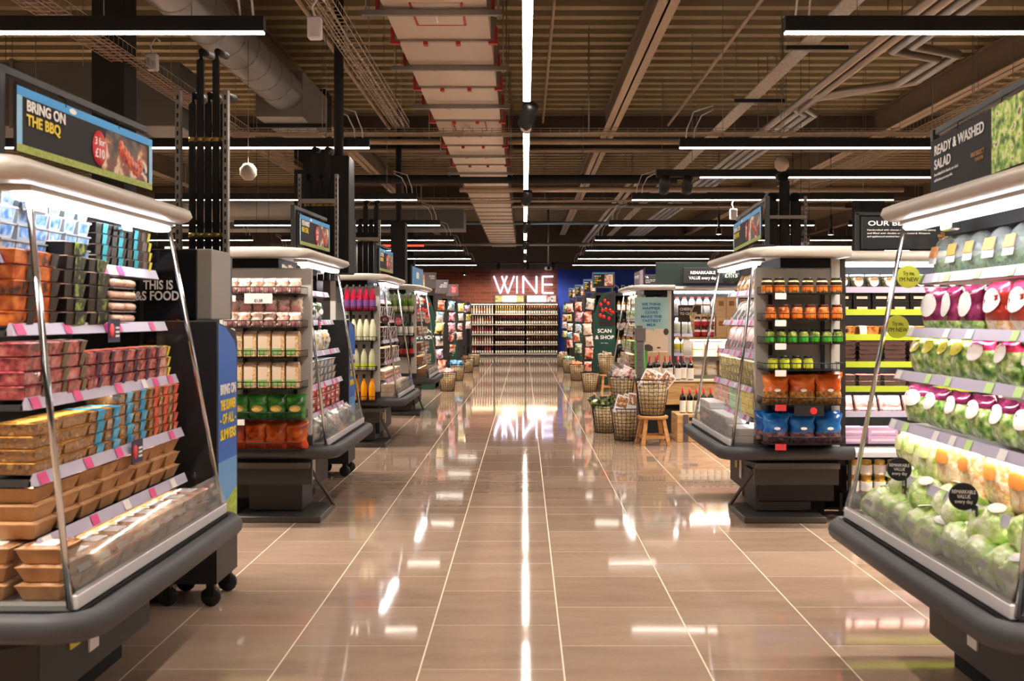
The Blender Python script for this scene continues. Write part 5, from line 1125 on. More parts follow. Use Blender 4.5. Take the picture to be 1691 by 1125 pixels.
for bi, (pa, pb) in enumerate(bays):
    xa, xb = P(pa, 0)[0], P(pb, 0)[0]
    t = thing('wine_shelving_bay', '%s bay of the wine shelving below the glowing letters' % bn[bi], 'shelving', (0, 0, 0))
    MB().box((xa, 38.15, 0), (xb, 38.3, 1.98), M_wbk).build('back_panel', t)
    for x in (xa, xb): MB().box((x-.015, 37.82, 0), (x+.015, 38.3, 1.98), M_blackm).build('side_panel', t)
    MB().box((xa, 37.8, 0), (xb, 38.2, .07), M_base).build('plinth', t)
    h_ = MB().box((xa, 37.8, 1.96), (xb, 38.3, 2.02), M_brown).build('header_beam', t)
    MB().box((xa+.03, 37.84, 1.945), (xb-.03, 37.87, 1.96), mat('warm_led', '#ffd9a8', .5, emit=6)).build('light_strip', h_)
    for k, z in enumerate(zsW):
        s = MB().box((xa+.015, 37.83, z-.02), (xb-.015, 38.15, z), M_wsh).build('shelf', t)
        MB().box((xa+.015, 37.81, z-.045), (xb-.015, 37.83, z+.005), mat('shelf_lip', '#b8b2a8', .4)).build('shelf_edge', s)
        n = 13 if bi else 12
        x0 = xa+.03; 
        if bi == 0 and k > 0: x0 = xa+.3; n = 10
        ks = plan[bi][k]
        for i, x in enumerate(span(x0, xb-.02, n)):
            key = ks[(i//3) % len(ks)]
            place('w_'+key, wcols[key], TM(x, 37.89, z, R.uniform(0, 6)), '%s, number %d along the %s wine shelf, %s bay' % (cdesc[key], i+1, ORD[k], bn[bi]), 'wine bottle', 'wine bottles on the far wall')
for (pa, pb, l) in ((816, 866.5, 'backlit vineyard panel above the middle wine bay'), (869, 920, 'backlit panel with bottle and blue picture above the blue-side wine bay')):
    xa, _, zt = at(pa, 489, 38.05); xb, _, zb = at(pb, 500, 38.05)
    t = thing('lightbox', l, 'lightbox', (xa, 38.3, 2.03)); w = xb-xa
    MB().bbox((0, 0, 0), (w, .12, .29), M_brown, .01).build('frame', t)
    MB().box((.04, -.01, .03), (w-.04, 0, .26), mat('lightbox_face', '#fff2e0', .5, emit=1.5)).build('lit_face', t)
    if pa == 816:
        each('vineyard_picture', t, [lambda b, x=x: b.box((x, -.014, .03), (x+.28, -.01, .26), nmat('vineyard', ['#7a8a3a', '#c0b060', '#8a94c0'], 8, .5)) for x in (.04, w-.32)])
    else: MB().box((w-.42, -.014, .03), (w-.04, -.01, .26), nmat('blue_picture', ['#1c3f8c', '#c83a2c', '#efe6da', '#2c56a8'], 9, .5)).build('bottle_picture', t)
# warm lamps washing the bottles
for i, x in enumerate((-1.9, -.9, .1, 1.0)):
    l = bpy.data.lights.new('wall_wash_spot', 'SPOT'); l.energy = 170; l.color = (1, .84, .68); l.spot_size = 1.5; l.spot_blend = .6; l.shadow_soft_size = .05
    o = bpy.data.objects.new('wall_wash_spot', l); C.objects.link(o); o.location = (x, 35.3, 3.2)
    o.rotation_euler = (Vector((x, 38.1, .6))-o.location).to_track_quat('-Z', 'Y').to_euler()
    t = place('spot', spot_builder, TM(x, 35.22, 3.31, 0), 'black spotlight, %s of the row washing the wine bottles' % ORD[i], 'spotlight', 'spotlights washing the wine wall')
t = thing('ceiling_track', 'black track carrying the spotlights before the wine wall', 'track', (0, 0, 0)); MB().box((-6, 35.2, 3.35), (5, 35.25, 3.4), M_black).build('rail', t)
each('hanging_rod', t, [lambda b, x=x: rods(b, x, 35.22, 3.38) for x in (-5, 0, 4)])

# ---------------------------------------------------------------- long gondolas running away from the aisle
M_gond = mat('gondola_dark', '#262321', .6)
m_goods = nmat('shelf_goods', ['#8c2c1c', '#d89a3c', '#efe2c8', '#3c5a2c', '#2f5aa0', '#c8542c'], 14, .5, kind='cells', hard=True)
def gondola(X, Y, side, label, depth=1.1, rows=5, reach=4.5, face='near'):
    """shelf run across the hall; its end cap faces the main aisle"""
    x0, x1 = (X, X+reach) if side > 0 else (X-reach, X)
    t = thing('gondola', label, 'shelving', (0, Y, 0))
    MB().box((x0, depth*.45, 0), (x1, depth*.55, 1.9), M_gond).build('back_panel', t)
    MB().box((x0, .05, 0), (x1, depth-.05, .1), M_blackm).build('plinth', t)
    MB().box((x0, 0, 1.9), (x1, depth, 1.96), M_gond).build('header', t)
    xe = X; MB().box((min(xe, xe+side*.03), 0, .0), (max(xe, xe+side*.03), depth, 1.9), M_gond).build('end_board', t)
    for k in range(rows):
        z = .15+k*.36
        MB().box((x0, .06, z-.03), (x1, depth*.45, z), M_gond).build('shelf', t)
    return t
GY = [20.4, 23.8, 27.2, 30.6, 33.6]
for i, Y in enumerate(GY):
    gondola(1.42, Y, 1, 'dark shelf run on the blue-wall side, %s beyond the chillers' % ORD[i])
    gondola(-1.82, Y, -1, 'dark shelf run on the brick-wall side, %s beyond the chillers' % ORD[i])
# goods on the first run seen past the green panel
gi = 0
jb = [bottle_b('sauce_bottle', .04, .22, mat('amber_jar', '#a8641c', .2, coat=.4), m_wl, M_black, (.1, .6), (.85, 1.0), 'milk'), bottle_b('sauce_bottle', .04, .2, mat('dark_jar', '#4a1c10', .2, coat=.4), mat('cream_print', '#ddc6ae', .5), M_black, (.1, .6), (.85, 1.0), 'milk')]
for k in range(1, 5):
    for i in range(12):
        gi += 1; place('sb%d' % (k % 2), jb[k % 2], TM(1.92+i*.1, 20.52, .15+k*.36), 'sauce bottle, number %d along the %s shelf behind the green panel' % (i+1, ORD[k-1]), 'sauce bottle', 'sauce bottles on the first dark run')
M_green = mat('scan_green', '#123f33', .5)
def end_panel(Xa, Xb, Y, side, style, label):
    """tall shaped wing facing the camera at a run's end; the curved shoulder is on the aisle side"""
    w = Xb-Xa; t = thing('shop_wing_panel', label, 'printed panel', (Xa, Y, 0))
    f = (lambda x: x) if side > 0 else (lambda x: w-x)
    pl = [(0, .0), (0, 1.25)]+[(w*.0+w*.62*(1-math.cos(a)), 1.25+.72*math.sin(a)) for a in [PI/2*k/8 for k in range(1, 9)]]+[(w, 1.99), (w, 0)]
    MB().prism([(f(x), z) for x, z in pl], 0, .03, M_green if style == 'scan' else M_gond).build('board', t)
    if style == 'scan':
        a, b_ = (w*.24, w*.98); xs = sorted((f(a), f(b_)))
        MB().add([(f(a), -.002, 1.33), (f(a), -.002, 1.62), (f(w*.4), -.002, 1.82), (f(w*.62), -.002, 1.94), (f(b_), -.002, 1.96), (f(b_), -.002, 1.28), (f(w*.3), -.002, 1.28)], [(0, 1, 2, 3, 4, 5, 6)], mat('tomato_back', '#241a20', .5)).build('picture_back', t)
        rr = random.Random(4); bm_ = MB()
        for (u_, v_) in ((.32, 1.72), (.5, 1.8), (.66, 1.74), (.4, 1.6), (.56, 1.62), (.75, 1.6), (.88, 1.56), (.3, 1.5), (.46, 1.47), (.7, 1.44)):
            bm_.lathe([(0, .012), (.03, .009), (.04, 0)], mat('tomato_red', '#d0221c', .25), 12, TM(f(w*u_), -.003, v_, 0, PI/2), sx=.85, cap=False)
        bm_.build('tomato_print', t)
        MB().tube([(f(w*.3), -.008, 1.68), (f(w*.55), -.008, 1.58), (f(w*.85), -.008, 1.5)], .006, mat('vine_green', '#5a8a3c', .5), 5).build('vine_print', t)
        for s_, z, h, ww in (('SCAN', 1.15, .075, .28), ('& SHOP', 1.02, .075, .38), ('OF ALL', .93, .02, .16), ('Skip', .74, .04, .09), ('the queue', .67, .04, .26), ('Use our handy', .58, .028, .26), ('scanners or your', .53, .028, .28), ('phone and scan', .48, .028, .27), ('as you shop', .43, .028, .2)):
            text(s_, w*.5, z, h, M_txtw, t, width=ww, bold=.03 if h > .035 else 0)
    return t
for i, Y in enumerate(GY[:4]):
    st = 'scan' if i % 2 == 0 else 'dark'
    l = 'SCAN & SHOP tomato panel' if st == 'scan' else 'plain dark curved wing panel'
    end_panel(1.40, 1.84, Y-.06, 1, st, '%s on the %s blue-side shelf run' % (l if st == 'dark' else 'green '+l, ORD[i]))
    end_panel(-2.24, -1.80, Y-.06, -1, st, '%s on the %s brick-side shelf run' % (l if st == 'dark' else 'green '+l, ORD[i]))
# hanging clip strips of bags on the aisle faces
SC = [('#e8c0a8', 'pale pink'), ('#e0662c', 'orange'), ('#e8dc50', 'yellow'), ('#3aa0c8', 'sky blue'), ('#d82c7c', 'magenta'), ('#8c4aa0', 'purple'), ('#d8d0c8', 'off-white'), ('#58a03c', 'green'), ('#c8302c', 'red')]
def strip_bags(X, Y, side, cols, where):
    t = thing('clip_strip', 'clip strip hung with bags at %s' % where, 'clip strip', (X, Y, 0))
    MB().box((-.012, -.006, .5), (.012, .006, 1.95), M_gond).build('strip', t)
    for z_ in (.6, 1.9): MB().box((min(0, side*.14), -.004, z_), (max(0, side*.14), .06, z_+.02), M_gond).build('bracket', t)
    zt = 1.78
    for i, c in enumerate(cols):
        col, nm = SC[c]; h = .22
        m_ = nmat('strip_'+nm, [col, '#f2e8e0', col, '#3a2c28'], 9, .3, coat=.4)
        z = zt-i*.245
        place('sbag%d' % c, bag_b('hanging_bag', .17, h, .12, m_, m_, .2, None, None, None, 0, 50+c), TM(X+R.uniform(-.025, .025), Y-.058, z-h*.75+R.uniform(-.02, .01), R.uniform(-.5, .5), 0, R.uniform(-.12, .12), R.uniform(.82, 1.08)), '%s hanging snack bag, %s down the clip strip at %s' % (nm, ORD[i], where), 'hanging bag', 'bags hanging at the shelf ends')
strip_bags(1.30, 20.35, 1, [6, 1, 0, 0, 1, 1], 'the first blue-side run')
strip_bags(1.26, 23.75, 1, [1, 4, 3, 1, 7], 'the second blue-side run')
strip_bags(1.24, 27.15, 1, [8, 2, 6, 3, 8], 'the third blue-side run')
strip_bags(1.22, 30.5, 1, [7, 1, 0, 2], 'the fourth blue-side run')
strip_bags(-1.70, 20.35, -1, [1, 3, 2, 6, 5, 1], 'the first brick-side run')
strip_bags(-1.72, 23.75, -1, [3, 4, 4, 8, 1], 'the second brick-side run')
strip_bags(-1.72, 27.15, -1, [2, 6, 8, 1], 'the third brick-side run')
strip_bags(-1.72, 30.5, -1, [5, 2, 6], 'the fourth brick-side run')
def board_sign(px0, px1, py0, py1, Y, label, face, lines, pic=None, border=None):
    x0, _, z1 = at(px0, py0, Y); x1, _, z0 = at(px1, py1, Y); w = x1-x0; h = z1-z0
    t = thing('shelf_header_sign', label, 'sign', (x0, Y, z0))
    MB().bbox((-.015, .0, -.02), (w+.015, .02, h+.02), mat('sign_frame', '#6b6560', .4), .004).build('frame', t)
    MB().box((0, -.003, 0), (w, 0, h), face).build('face', t)
    if border: b = MB(); b.box((0, -.004, h*.93), (w, -.003, h), border); b.box((0, -.004, 0), (w*.03, -.003, h), border); b.build('border', t)
    if pic: MB().box((w*pic[0], -.005, h*.08), (w*pic[1], -.003, h*.9), pic[2]).build('picture', t)
    for s_, fx, fz, fh, fw, m in lines: text(s_, w*fx, h*fz, h*fh, m, t, y=-.006, width=w*fw, align='LEFT', bold=.02)
    zl = 1.955
    if z0 > zl: each('leg_post', t, [lambda b, x=x: b.box((x-.01, .0, zl-z0), (x+.01, .02, 0), M_base) for x in (w*.15, w*.85)])
    return t
m_hpic = nmat('header_photo', ['#4a2a20', '#c87a54', '#efe0cc', '#b03a2c', '#6a86a8'], 10, .5)
for i, (a, b_, c, d) in enumerate(((979, 1014, 451, 474), (964, 984, 462.5, 482.5), (950, 966, 471.5, 489), (939.5, 951, 477, 492.5))):
    board_sign(a, b_, c, d, GY[i]+.03, 'dark header sign with yellow words, %s on the blue-side runs' % ORD[i], M_char, [('MAKE IT', .06, .72, .11, .32, M_txtw), ('YOUR', .06, .55, .11, .2, M_txty), ('SUMMER', .06, .4, .11, .34, M_txty), ('BBQ', .06, .24, .11, .15, M_txty)], (.55, .95, m_hpic), mat('sky_print', '#2f9be4', .5))
for i, (a, b_, c, d, ls, pc) in enumerate(((692, 719, 451.5, 475, [('ICE CREAM', .62, .75, .1, .33, M_txtw), ('CONES', .68, .6, .1, .27, M_txtw)], (.0, .35, nmat('biscuit_pic', ['#3a322c', '#c8a070', '#e8cca0'], 8, .5))), (719.5, 739.5, 463.5, 484, [('MINI', .68, .75, .1, .26, M_txtw), ('CHOCOLATE', .4, .6, .1, .54, M_txtw), ('TEDDY BISCUIT', .3, .44, .1, .64, M_txtw)], None), (738, 755.5, 471, 488, [], None))):
    t = board_sign(a, b_, c, d, GY[i]+.03, ['grey header sign with biscuit picture on the first brick-side run', 'grey header sign with three lines of words on the second brick-side run', 'header sign with red price circle on the third brick-side run'][i], mat('header_grey', '#5d555a', .5), ls, pc)
    if i == 2:
        w = (b_-a)*GY[i]/F; MB().lathe([(.11, 0), (0, .001)], M_red, 24, TM(w*.65, -.006, .16, 0, PI/2), sx=.8, cap=False).build('price_disc', t); text('Save', w*.65, .18, .05, M_txtw, t, y=-.01, width=.1); text('£3', w*.65, .09, .07, M_txtw, t, y=-.01, width=.08)
# small blue sign over the fourth poster-side chiller
t = thing('header_sign', 'small plain blue sign on the wine-rack chiller', 'sign', (-1.69, 15.3, 1.96), PI/2-.05)
MB().bbox((0, 0, 0), (1.0, .015, .27), mat('soft_blue', '#4f8cc4', .5), .003).build('board', t); MB().box((.3, -.002, .1), (.55, 0, .2), m_wl).build('label', t)
each('post', t, [lambda b, x=x: b.box((x-.012, .015, -.02), (x+.012, .035, .3), M_black) for x in (.0, 1.0)])

# ---------------------------------------------------------------- wire baskets, stools
m_liner = nmat('woven_liner', ['#a88860', '#dcc294', '#f2e2bc'], 55, .8, .8, stretch=(1, 1, 1.4))
def basket_geo(r, r0, r1, h, n=20):
    MB().lathe([(.0, .012), (r0*.93, .012), (r1*.93, h*.93), (r1*.86, h*.93), (r0*.8, h*.3), (0, h*.3)], m_liner, 22, cap=False).build('woven_liner', r)
    b = MB()
    for i in range(n):
        a = 2*PI*i/n; b.tube([(r0*math.cos(a), r0*math.sin(a), 0), (r1*math.cos(a), r1*math.sin(a), h)], .0035, M_wire, 4)
    for k in range(1, 9):
        f = k/9; rr_ = r0+(r1-r0)*f; b.tube([(rr_*math.cos(2*PI*j/24), rr_*math.sin(2*PI*j/24), h*f) for j in range(24)], .003, M_wire, 4, closed=True)
    b.build('wire_cage', r)
    for nm, rr_, z in (('rim', r1, h), ('base_ring', r0, .006)): MB().tube([(rr_*math.cos(2*PI*j/24), rr_*math.sin(2*PI*j/24), z) for j in range(24)], .007, M_wire, 6, closed=True).build(nm, r)
def basket_b():
    r = root('wire_basket'); basket_geo(r, .13, .18, .38); return r
def stool_b():
    r = root('wooden_stool'); m = nmat('stool_wood', ['#a9743c', '#c08a50', '#cf9c62'], 6, .5, stretch=(1, 1, 6))
    MB().lathe([(.0, .30), (.17, .30), (.175, .31), (.175, .33), (.165, .338), (.0, .338)], m, 24, cap=False).build('seat', r)
    for sx in (-1, 1):
        for sy in (-1, 1):
            MB().loft([[(sx*.15+dx, sy*.15+dy, 0) for dx, dy in ((-.022, -.022), (.022, -.022), (.022, .022), (-.022, .022))], [(sx*.10+dx, sy*.10+dy, .305) for dx, dy in ((-.02, -.02), (.02, -.02), (.02, .02), (-.02, .02))]], m, False).build('leg', r)
    for a in range(4):
        Mx = TM(0, 0, 0, a*PI/2); MB().box((-.125, -.145, .08), (.125, -.125, .115), m, Mx).build('stretcher', r)
    return r
def put_basket(X, Y, z, label, s=1.0, group='wire baskets with woven liners'):
    place('basket', basket_b, TM(X, Y, z, R.uniform(0, 3), s=s), label, 'basket', group)
BL = [(1.29, 19.75, 'largest-looking of the low wire baskets, before the green tomato panel'), (1.21, 23.2, 'wire basket of orange bags by the second blue-side run'), (1.17, 26.5, 'wire basket of green and white packs, blue-side third run'), (1.13, 29.8, 'farthest wire basket on the blue-wall side')]
for X, Y, l in BL: put_basket(X, Y, 0, l, 1.0)
BR = [(-1.52, 19.9, 'wire basket with pink and white packs by the wine-rack chiller'), (-1.55, 23.2, 'wire basket heaped with blue packs'), (-1.5, 26.6, 'wire basket of brown packs, brick-wall side'), (-1.5, 30, 'farthest wire basket on the brick-wall side')]
for X, Y, l in BR: put_basket(X, Y, 0, l, 1.0)
place('stool', stool_b, TM(1.61, 19.85, 0, .3), 'wooden stool carrying a basket beside the green tomato panel', 'stool', 'wooden stools')
put_basket(1.61, 19.85, .338, 'wire basket on a stool beside the green tomato panel')
def basket_fill(X, Y, z, key, builder, n, desc, cat, group, r=.11, tilt=.5):
    for i in range(n):
        a = 2*PI*i/n+.4; rr_ = r if i else 0
        place(key, builder, TM(X+rr_*math.cos(a), Y+rr_*math.sin(a), z+R.uniform(0, .03), R.uniform(0, 6), R.uniform(-tilt, tilt), R.uniform(-tilt, tilt)), '%s, %s in the heap' % (desc, ORD[i]), cat, group)
bf = lambda k, cols, top=None: bag_b('snack_bag', .14, .16, .08, nmat(k, cols, 16, .3, coat=.4), top, .25, m_wl, (0, .5, .25, .12), None, 0, hash(k) % 50 if False else len(k))
basket_fill(1.29, 19.75, .25, 'bk1', jar_b('jam_jar', .035, .1, mat('dark_jam', '#2a1216', .2, coat=.4), mat('dark_jam_label', '#3a2a2c', .4), mat('pink_lid', '#e08a78', .4), m_wl), 6, 'dark jar with pink lid in the tomato-panel basket', 'jar', 'jars in a basket', .1, .2)
basket_fill(1.21, 23.2, .27, 'bk2', bf('orange_bagf', ['#e0662c', '#f0985c', '#e8d0b8']), 6, 'orange bag in the second blue-side basket', 'snack bag', 'orange bags in a basket')
basket_fill(1.17, 26.5, .27, 'bk3', bf('mint_bagf', ['#5ac8a0', '#e8f0e0', '#3aa080']), 6, 'mint green bag in the third blue-side basket', 'snack bag', 'mint bags in a basket')
basket_fill(1.13, 29.8, .27, 'bk4', bf('rosy_bagf', ['#c88a7c', '#e8d0c0', '#7a4a44']), 5, 'rosy bag in the farthest blue-side basket', 'snack bag', 'rosy bags in a basket')
basket_fill(1.61, 19.85, .62, 'bk5', box_b('cream_pack', .07, .05, .12, nmat('cream_packf', ['#e8dcc8', '#a88a6a'], 20, .4), m_wl), 6, 'cream pack in the stool basket by the tomato panel', 'food pack', 'cream packs in a basket', .1)
basket_fill(-1.52, 19.9, .27, 'bk6', bf('pinkwhite_f', ['#e88aa0', '#f4e6e4', '#d8486c']), 6, 'pink and white bag in the first brick-side basket', 'snack bag', 'pink bags in a basket')
basket_fill(-1.55, 23.2, .30, 'bk7', bf('skyblue_f', ['#1c86c0', '#3aa8dc', '#e0eaf0']), 7, 'blue bag in the second brick-side basket', 'snack bag', 'blue bags in a basket')
basket_fill(-1.5, 26.6, .27, 'bk8', bf('brown_f', ['#4a2a1c', '#8c5a3c', '#2a1a14']), 6, 'brown bag in the third brick-side basket', 'snack bag', 'brown bags in a basket')
# display by the jar-rack chiller: baskets, stool, pole
place('stool', stool_b, TM(1.465, 11.5, 0, .12), 'nearest wooden stool, carrying the big basket of white boxes', 'stool', 'wooden stools')
put_basket(1.46, 11.5, .338, 'big wire basket of white boxes on the nearest stool', 1.08)
put_basket(1.205, 11.95, 0, 'low wire basket of white boxes beside the nearest stool', 1.0)
put_basket(1.02, 12.75, 0, 'low wire basket of black and lime packs behind the white-box basket', .95)
put_basket(1.27, 13.1, .33, 'wire basket of red and white packs behind the big stool basket', .95)
place('stool', stool_b, TM(1.27, 13.1, 0, .5), 'wooden stool mostly hidden behind the white-box baskets', 'stool', 'wooden stools')
m_wbox = mat('choc_box_white', '#e6e0e6', .4); m_choc = nmat('choc_pic', ['#efe6e6', '#c08a4c', '#7a4420', '#efe6e6'], 24, .4)
cb = box_b('chocolate_box', .15, .04, .22, m_wbox, m_choc, (-.42, .42, .35, .92))
for i, (x, y, z, rz, rx, ry) in enumerate([(1.35, 11.40, .65, .1, -.15, .5), (1.44, 11.52, .63, 0, -.1, .45), (1.47, 11.42, .61, .2, -.2, .5), (1.53, 11.44, .64, -.1, -.1, .7)]):
    place('cbox', cb, TM(x, y, z, rz, rx, ry), 'white chocolate box, %s from the left in the big stool basket' % ORD[i], 'chocolate box', 'white chocolate boxes')
for i, (x, y, z, rz, rx, ry) in enumerate([(1.11, 11.84, .32, .1, -.15, .3), (1.19, 12.0, .32, 0, -.1, .35), (1.27, 11.88, .34, -.1, -.2, .15)]):
    place('cbox', cb, TM(x, y, z, rz, rx, ry), 'white chocolate box, %s from the left in the low basket by the stool' % ORD[i], 'chocolate box', 'white chocolate boxes')
basket_fill(1.02, 12.75, .29, 'bk9', bf('blacklime_f', ['#1c1e1c', '#2a302c', '#a8c03c']), 6, 'black and lime bag in the rear low basket', 'snack bag', 'black and lime bags')
basket_fill(1.27, 13.1, .62, 'bk10', bf('redwhite_f', ['#b8343c', '#efe6e0', '#8c6a5a']), 5, 'red and white bag in the hidden basket', 'snack bag', 'red and white bags')
t = thing('price_pole', 'grey perforated metal pole rising behind the big basket', 'pole', at(1056, 735, 11.75)[:2]+(0,))
M_pole = mat('pole_grey', '#6b6264', .45, .4)
MB().bbox((-.035, -.012, .0), (.035, .012, 1.36), M_pole, .003).build('strap', t); MB().tube([(.06, .02, 0), (.05, .02, 1.30)], .01, M_pole, 8).build('rear_rod', t)
MB().bbox((-.05, -.025, 1.18), (.07, .03, 1.33), M_pole, .004).build('clamp', t); MB().bbox((-.06, -.04, 0), (.08, .06, .02), M_pole, .004).build('foot', t)
each('hole_pattern', t, [lambda b: [b.box((-.012+dx, -.0135, .5+.09*k), (-.004+dx, -.012, .512+.09*k), M_blackm) for k in range(7) for dx in (0, .02)]])
# wooden display with wine
m_ply = nmat('plywood', ['#b08450', '#c89c66', '#d8b07c'], 5, .5, stretch=(1, 1, 6))
def redwine(): return bottle_b('red_wine_bottle', .038, .30, mat('redwine_glass', '#140a0c', .1, coat=.5), mat('redwine_label', '#e8e4da', .5), mat('redwine_cap', '#c01820', .35), (.04, .5), (.77, 1.0))()
t = thing('wooden_crate', 'plywood crate with metal corner strip carrying red-capped wine', 'crate', (2.27, 11.95, 0))
MB().bbox((-.49, -.22, 0), (.6, .25, .32), m_ply, .006).build('crate_body', t); MB().box((-.42, -.228, .0), (-.36, -.22, .32), M_pole).build('metal_strip', t); MB().box((-.35, -.225, .25), (-.25, -.22, .29), M_char).build('label', t)
for i in range(8): place('rwine', redwine, TM(1.88+i*.083, 11.95, .32), 'red-capped wine bottle, %s from the left on the crate' % ORD[i], 'wine bottle', 'red-capped bottles on the crate')
t = thing('display_counter', 'long plywood counter edge behind the crate of wine', 'counter', (0, 12.6, 0))
MB().bbox((1.5, 0, .36), (4.3, 1.3, .645), m_ply, .004).build('fascia', t); MB().bbox((1.48, -.02, .645), (4.32, 1.32, .665), mat('counter_top', '#cdb79a', .4), .004).build('worktop', t); MB().box((1.55, .05, 0), (4.25, 1.25, .36), M_blackm).build('plinth', t)
for i, (x, y) in enumerate([(1.58, 12.7), (1.68, 12.85), (1.78, 12.72), (1.86, 12.86), (1.94, 12.72), (2.03, 12.84), (2.1, 12.72), (1.72, 13.0)]):
    place('rwine', redwine, TM(x, y, .665), 'red-capped wine bottle, %s in the cluster on the counter' % ORD[i], 'wine bottle', 'red-capped bottles on the counter')
kb = box_b('kraft_gift_box', .12, .12, .34, mat('kraft_tall', '#bfa07e', .6), mat('brown_mark', '#5a3a24', .6), (-.12, .12, .4, .6))
for i, x in enumerate((1.68, 1.82)): place('kbox', kb, TM(x, 13.2, .665), 'tall tan gift box, %s behind the wine cluster' % ORD[i], 'gift box', 'tan gift boxes')
# cheese cabinet
t = thing('cheese_cabinet', 'low glass-fronted cheese cabinet with lit shelf on the counter', 'cabinet', (0, 13.0, 0))
MB().box((2.15, .6, .665), (4.3, .65, 1.2), M_fridge_in).build('back_panel', t)
for z in (.70, .94): 
    s = MB().box((2.15, 0, z-.02), (4.3, .6, z), M_white).build('shelf', t); MB().box((2.15, -.01, z-.04), (4.3, 0, z+.01), mat('steel_lip', '#8c8a88', .3, .5)).build('shelf_edge', s)
s = MB().box((2.1, -.02, 1.17), (4.32, .65, 1.2), mat('wood_shelf', '#a07a52', .5)).build('top_shelf', t)
MB().box((2.15, .02, 1.155), (4.3, .06, 1.17), mat('cab_led', '#fff4e4', .5, emit=14)).build('light_strip', t)
q = MB(); q.add([(2.15, -.05, .67), (4.3, -.05, .67), (4.3, -.02, 1.15), (2.15, -.02, 1.15)], [(0, 1, 2, 3)], G_pane); q.build('glass_front', t)
chz = [box_b('cheese_pack', .14, .12, .1, nmat('cheese1', ['#e0b070', '#efd8a8', '#c87a4c'], 8, .4), m_wl), box_b('cheese_pack', .14, .12, .09, nmat('cheese2', ['#efe0c0', '#e8c890', '#d8a0a0'], 8, .4), m_wl), box_b('olive_tray', .16, .12, .07, nmat('oltray', ['#6a3a34', '#a8945c', '#efe0c8'], 12, .4), mat('red_lab', '#b82430', .4))]
for k, z in enumerate((.70, .94)):
    for i in range(12):
        for l_ in range(2): place('chz%d' % ((i//3+k) % 3), chz[(i//3+k) % 3], TM(2.26+i*.17, 13.12, z+l_*.1), 'cheese pack, %s from the left, %s, %s shelf of the cheese cabinet' % (ORD[i], 'upper' if l_ else 'lower', 'upper' if k else 'lower'), 'cheese pack', 'packs in the cheese cabinet')
# gifts on top of it
t = thing('gift_basket', 'wicker gift basket filled with red jars above the cheese', 'basket', (2.34, 13.25, 1.2))
MB().lathe([(0, .0), (.12, 0), (.17, .3), (.15, .3), (.1, .02)], nmat('wicker', ['#8a6a44', '#c8a878', '#e0caa0'], 30, .8, .6), 16, sy=.7, cap=False).build('wicker_shell', t); MB().tube([(-.17, 0, .28), (-.1, 0, .42), (.1, 0, .42), (.17, 0, .28)], .012, mat('wicker_handle', '#b89468', .8), 6).build('handle', t)
jr = jar_b('red_jar', .04, .13, mat('red_preserve', '#8c1420', .2, coat=.4), mat('red_jar_label', '#b8202c', .4), m_lido, m_wl)
for i in range(6): place('rjar', jr, TM(2.25+(i % 3)*.09, 13.09, 1.2+(i//3)*.135), 'red preserve jar, %s, %s row before the wicker basket' % (['left', 'middle', 'right'][i % 3], 'upper' if i > 2 else 'lower'), 'jar', 'red preserve jars')
wbx = box_b('wooden_gift_box', .13, .11, .26, nmat('gift_wood', ['#c8a070', '#dcb888'], 5, .5, stretch=(1, 1, 5)), mat('burnt_mark', '#9a6434', .6), (-.25, .25, .55, .8))
for i in range(4): place('wbx', wbx, TM(2.56+(i % 2)*.135, 13.15, 1.2+(i//2)*.262), 'wooden gift box, %s %s of the four above the cheese' % ('upper' if i > 1 else 'lower', 'right' if i % 2 else 'left'), 'gift box', 'wooden gift boxes')
dkx = box_b('dark_gift_box', .13, .11, .17, m_dk, nmat('floral', ['#241a16', '#c8a080', '#a87a5c'], 16, .5), (-.45, .45, .1, .9))
for i in range(12): place('dkx', dkx, TM(2.86+(i % 4)*.137, 13.15, 1.2+(i//4)*.172), 'dark patterned gift box, column %d, row %d up, above the cheese' % (i % 4+1, i//4+1), 'gift box', 'dark patterned gift boxes')
x0, _, z0 = at(1121, 527, 13.4); x1, _, z1 = at(1159, 504, 13.4)
t = thing('counter_sign', 'dark CHEERS TO CHEESE sign above the gift basket', 'sign', (x0, 13.45, z0-.04)); w = x1-x0
MB().bbox((0, 0, 0), (w, .012, z1-z0+.04), M_brown, .003).build('board', t); each('leg_post', t, [lambda b, x=x: b.box((x-.008, .0, 1.2-z0+.04), (x+.008, .012, 0), M_brown) for x in (.04, w-.04)])
text('CHEERS', .02, .155, .035, M_txtw, t, width=w*.5, align='LEFT', bold=.03); text('TO CHEESE', .02, .095, .035, M_txtw, t, width=w*.75, align='LEFT', bold=.03)

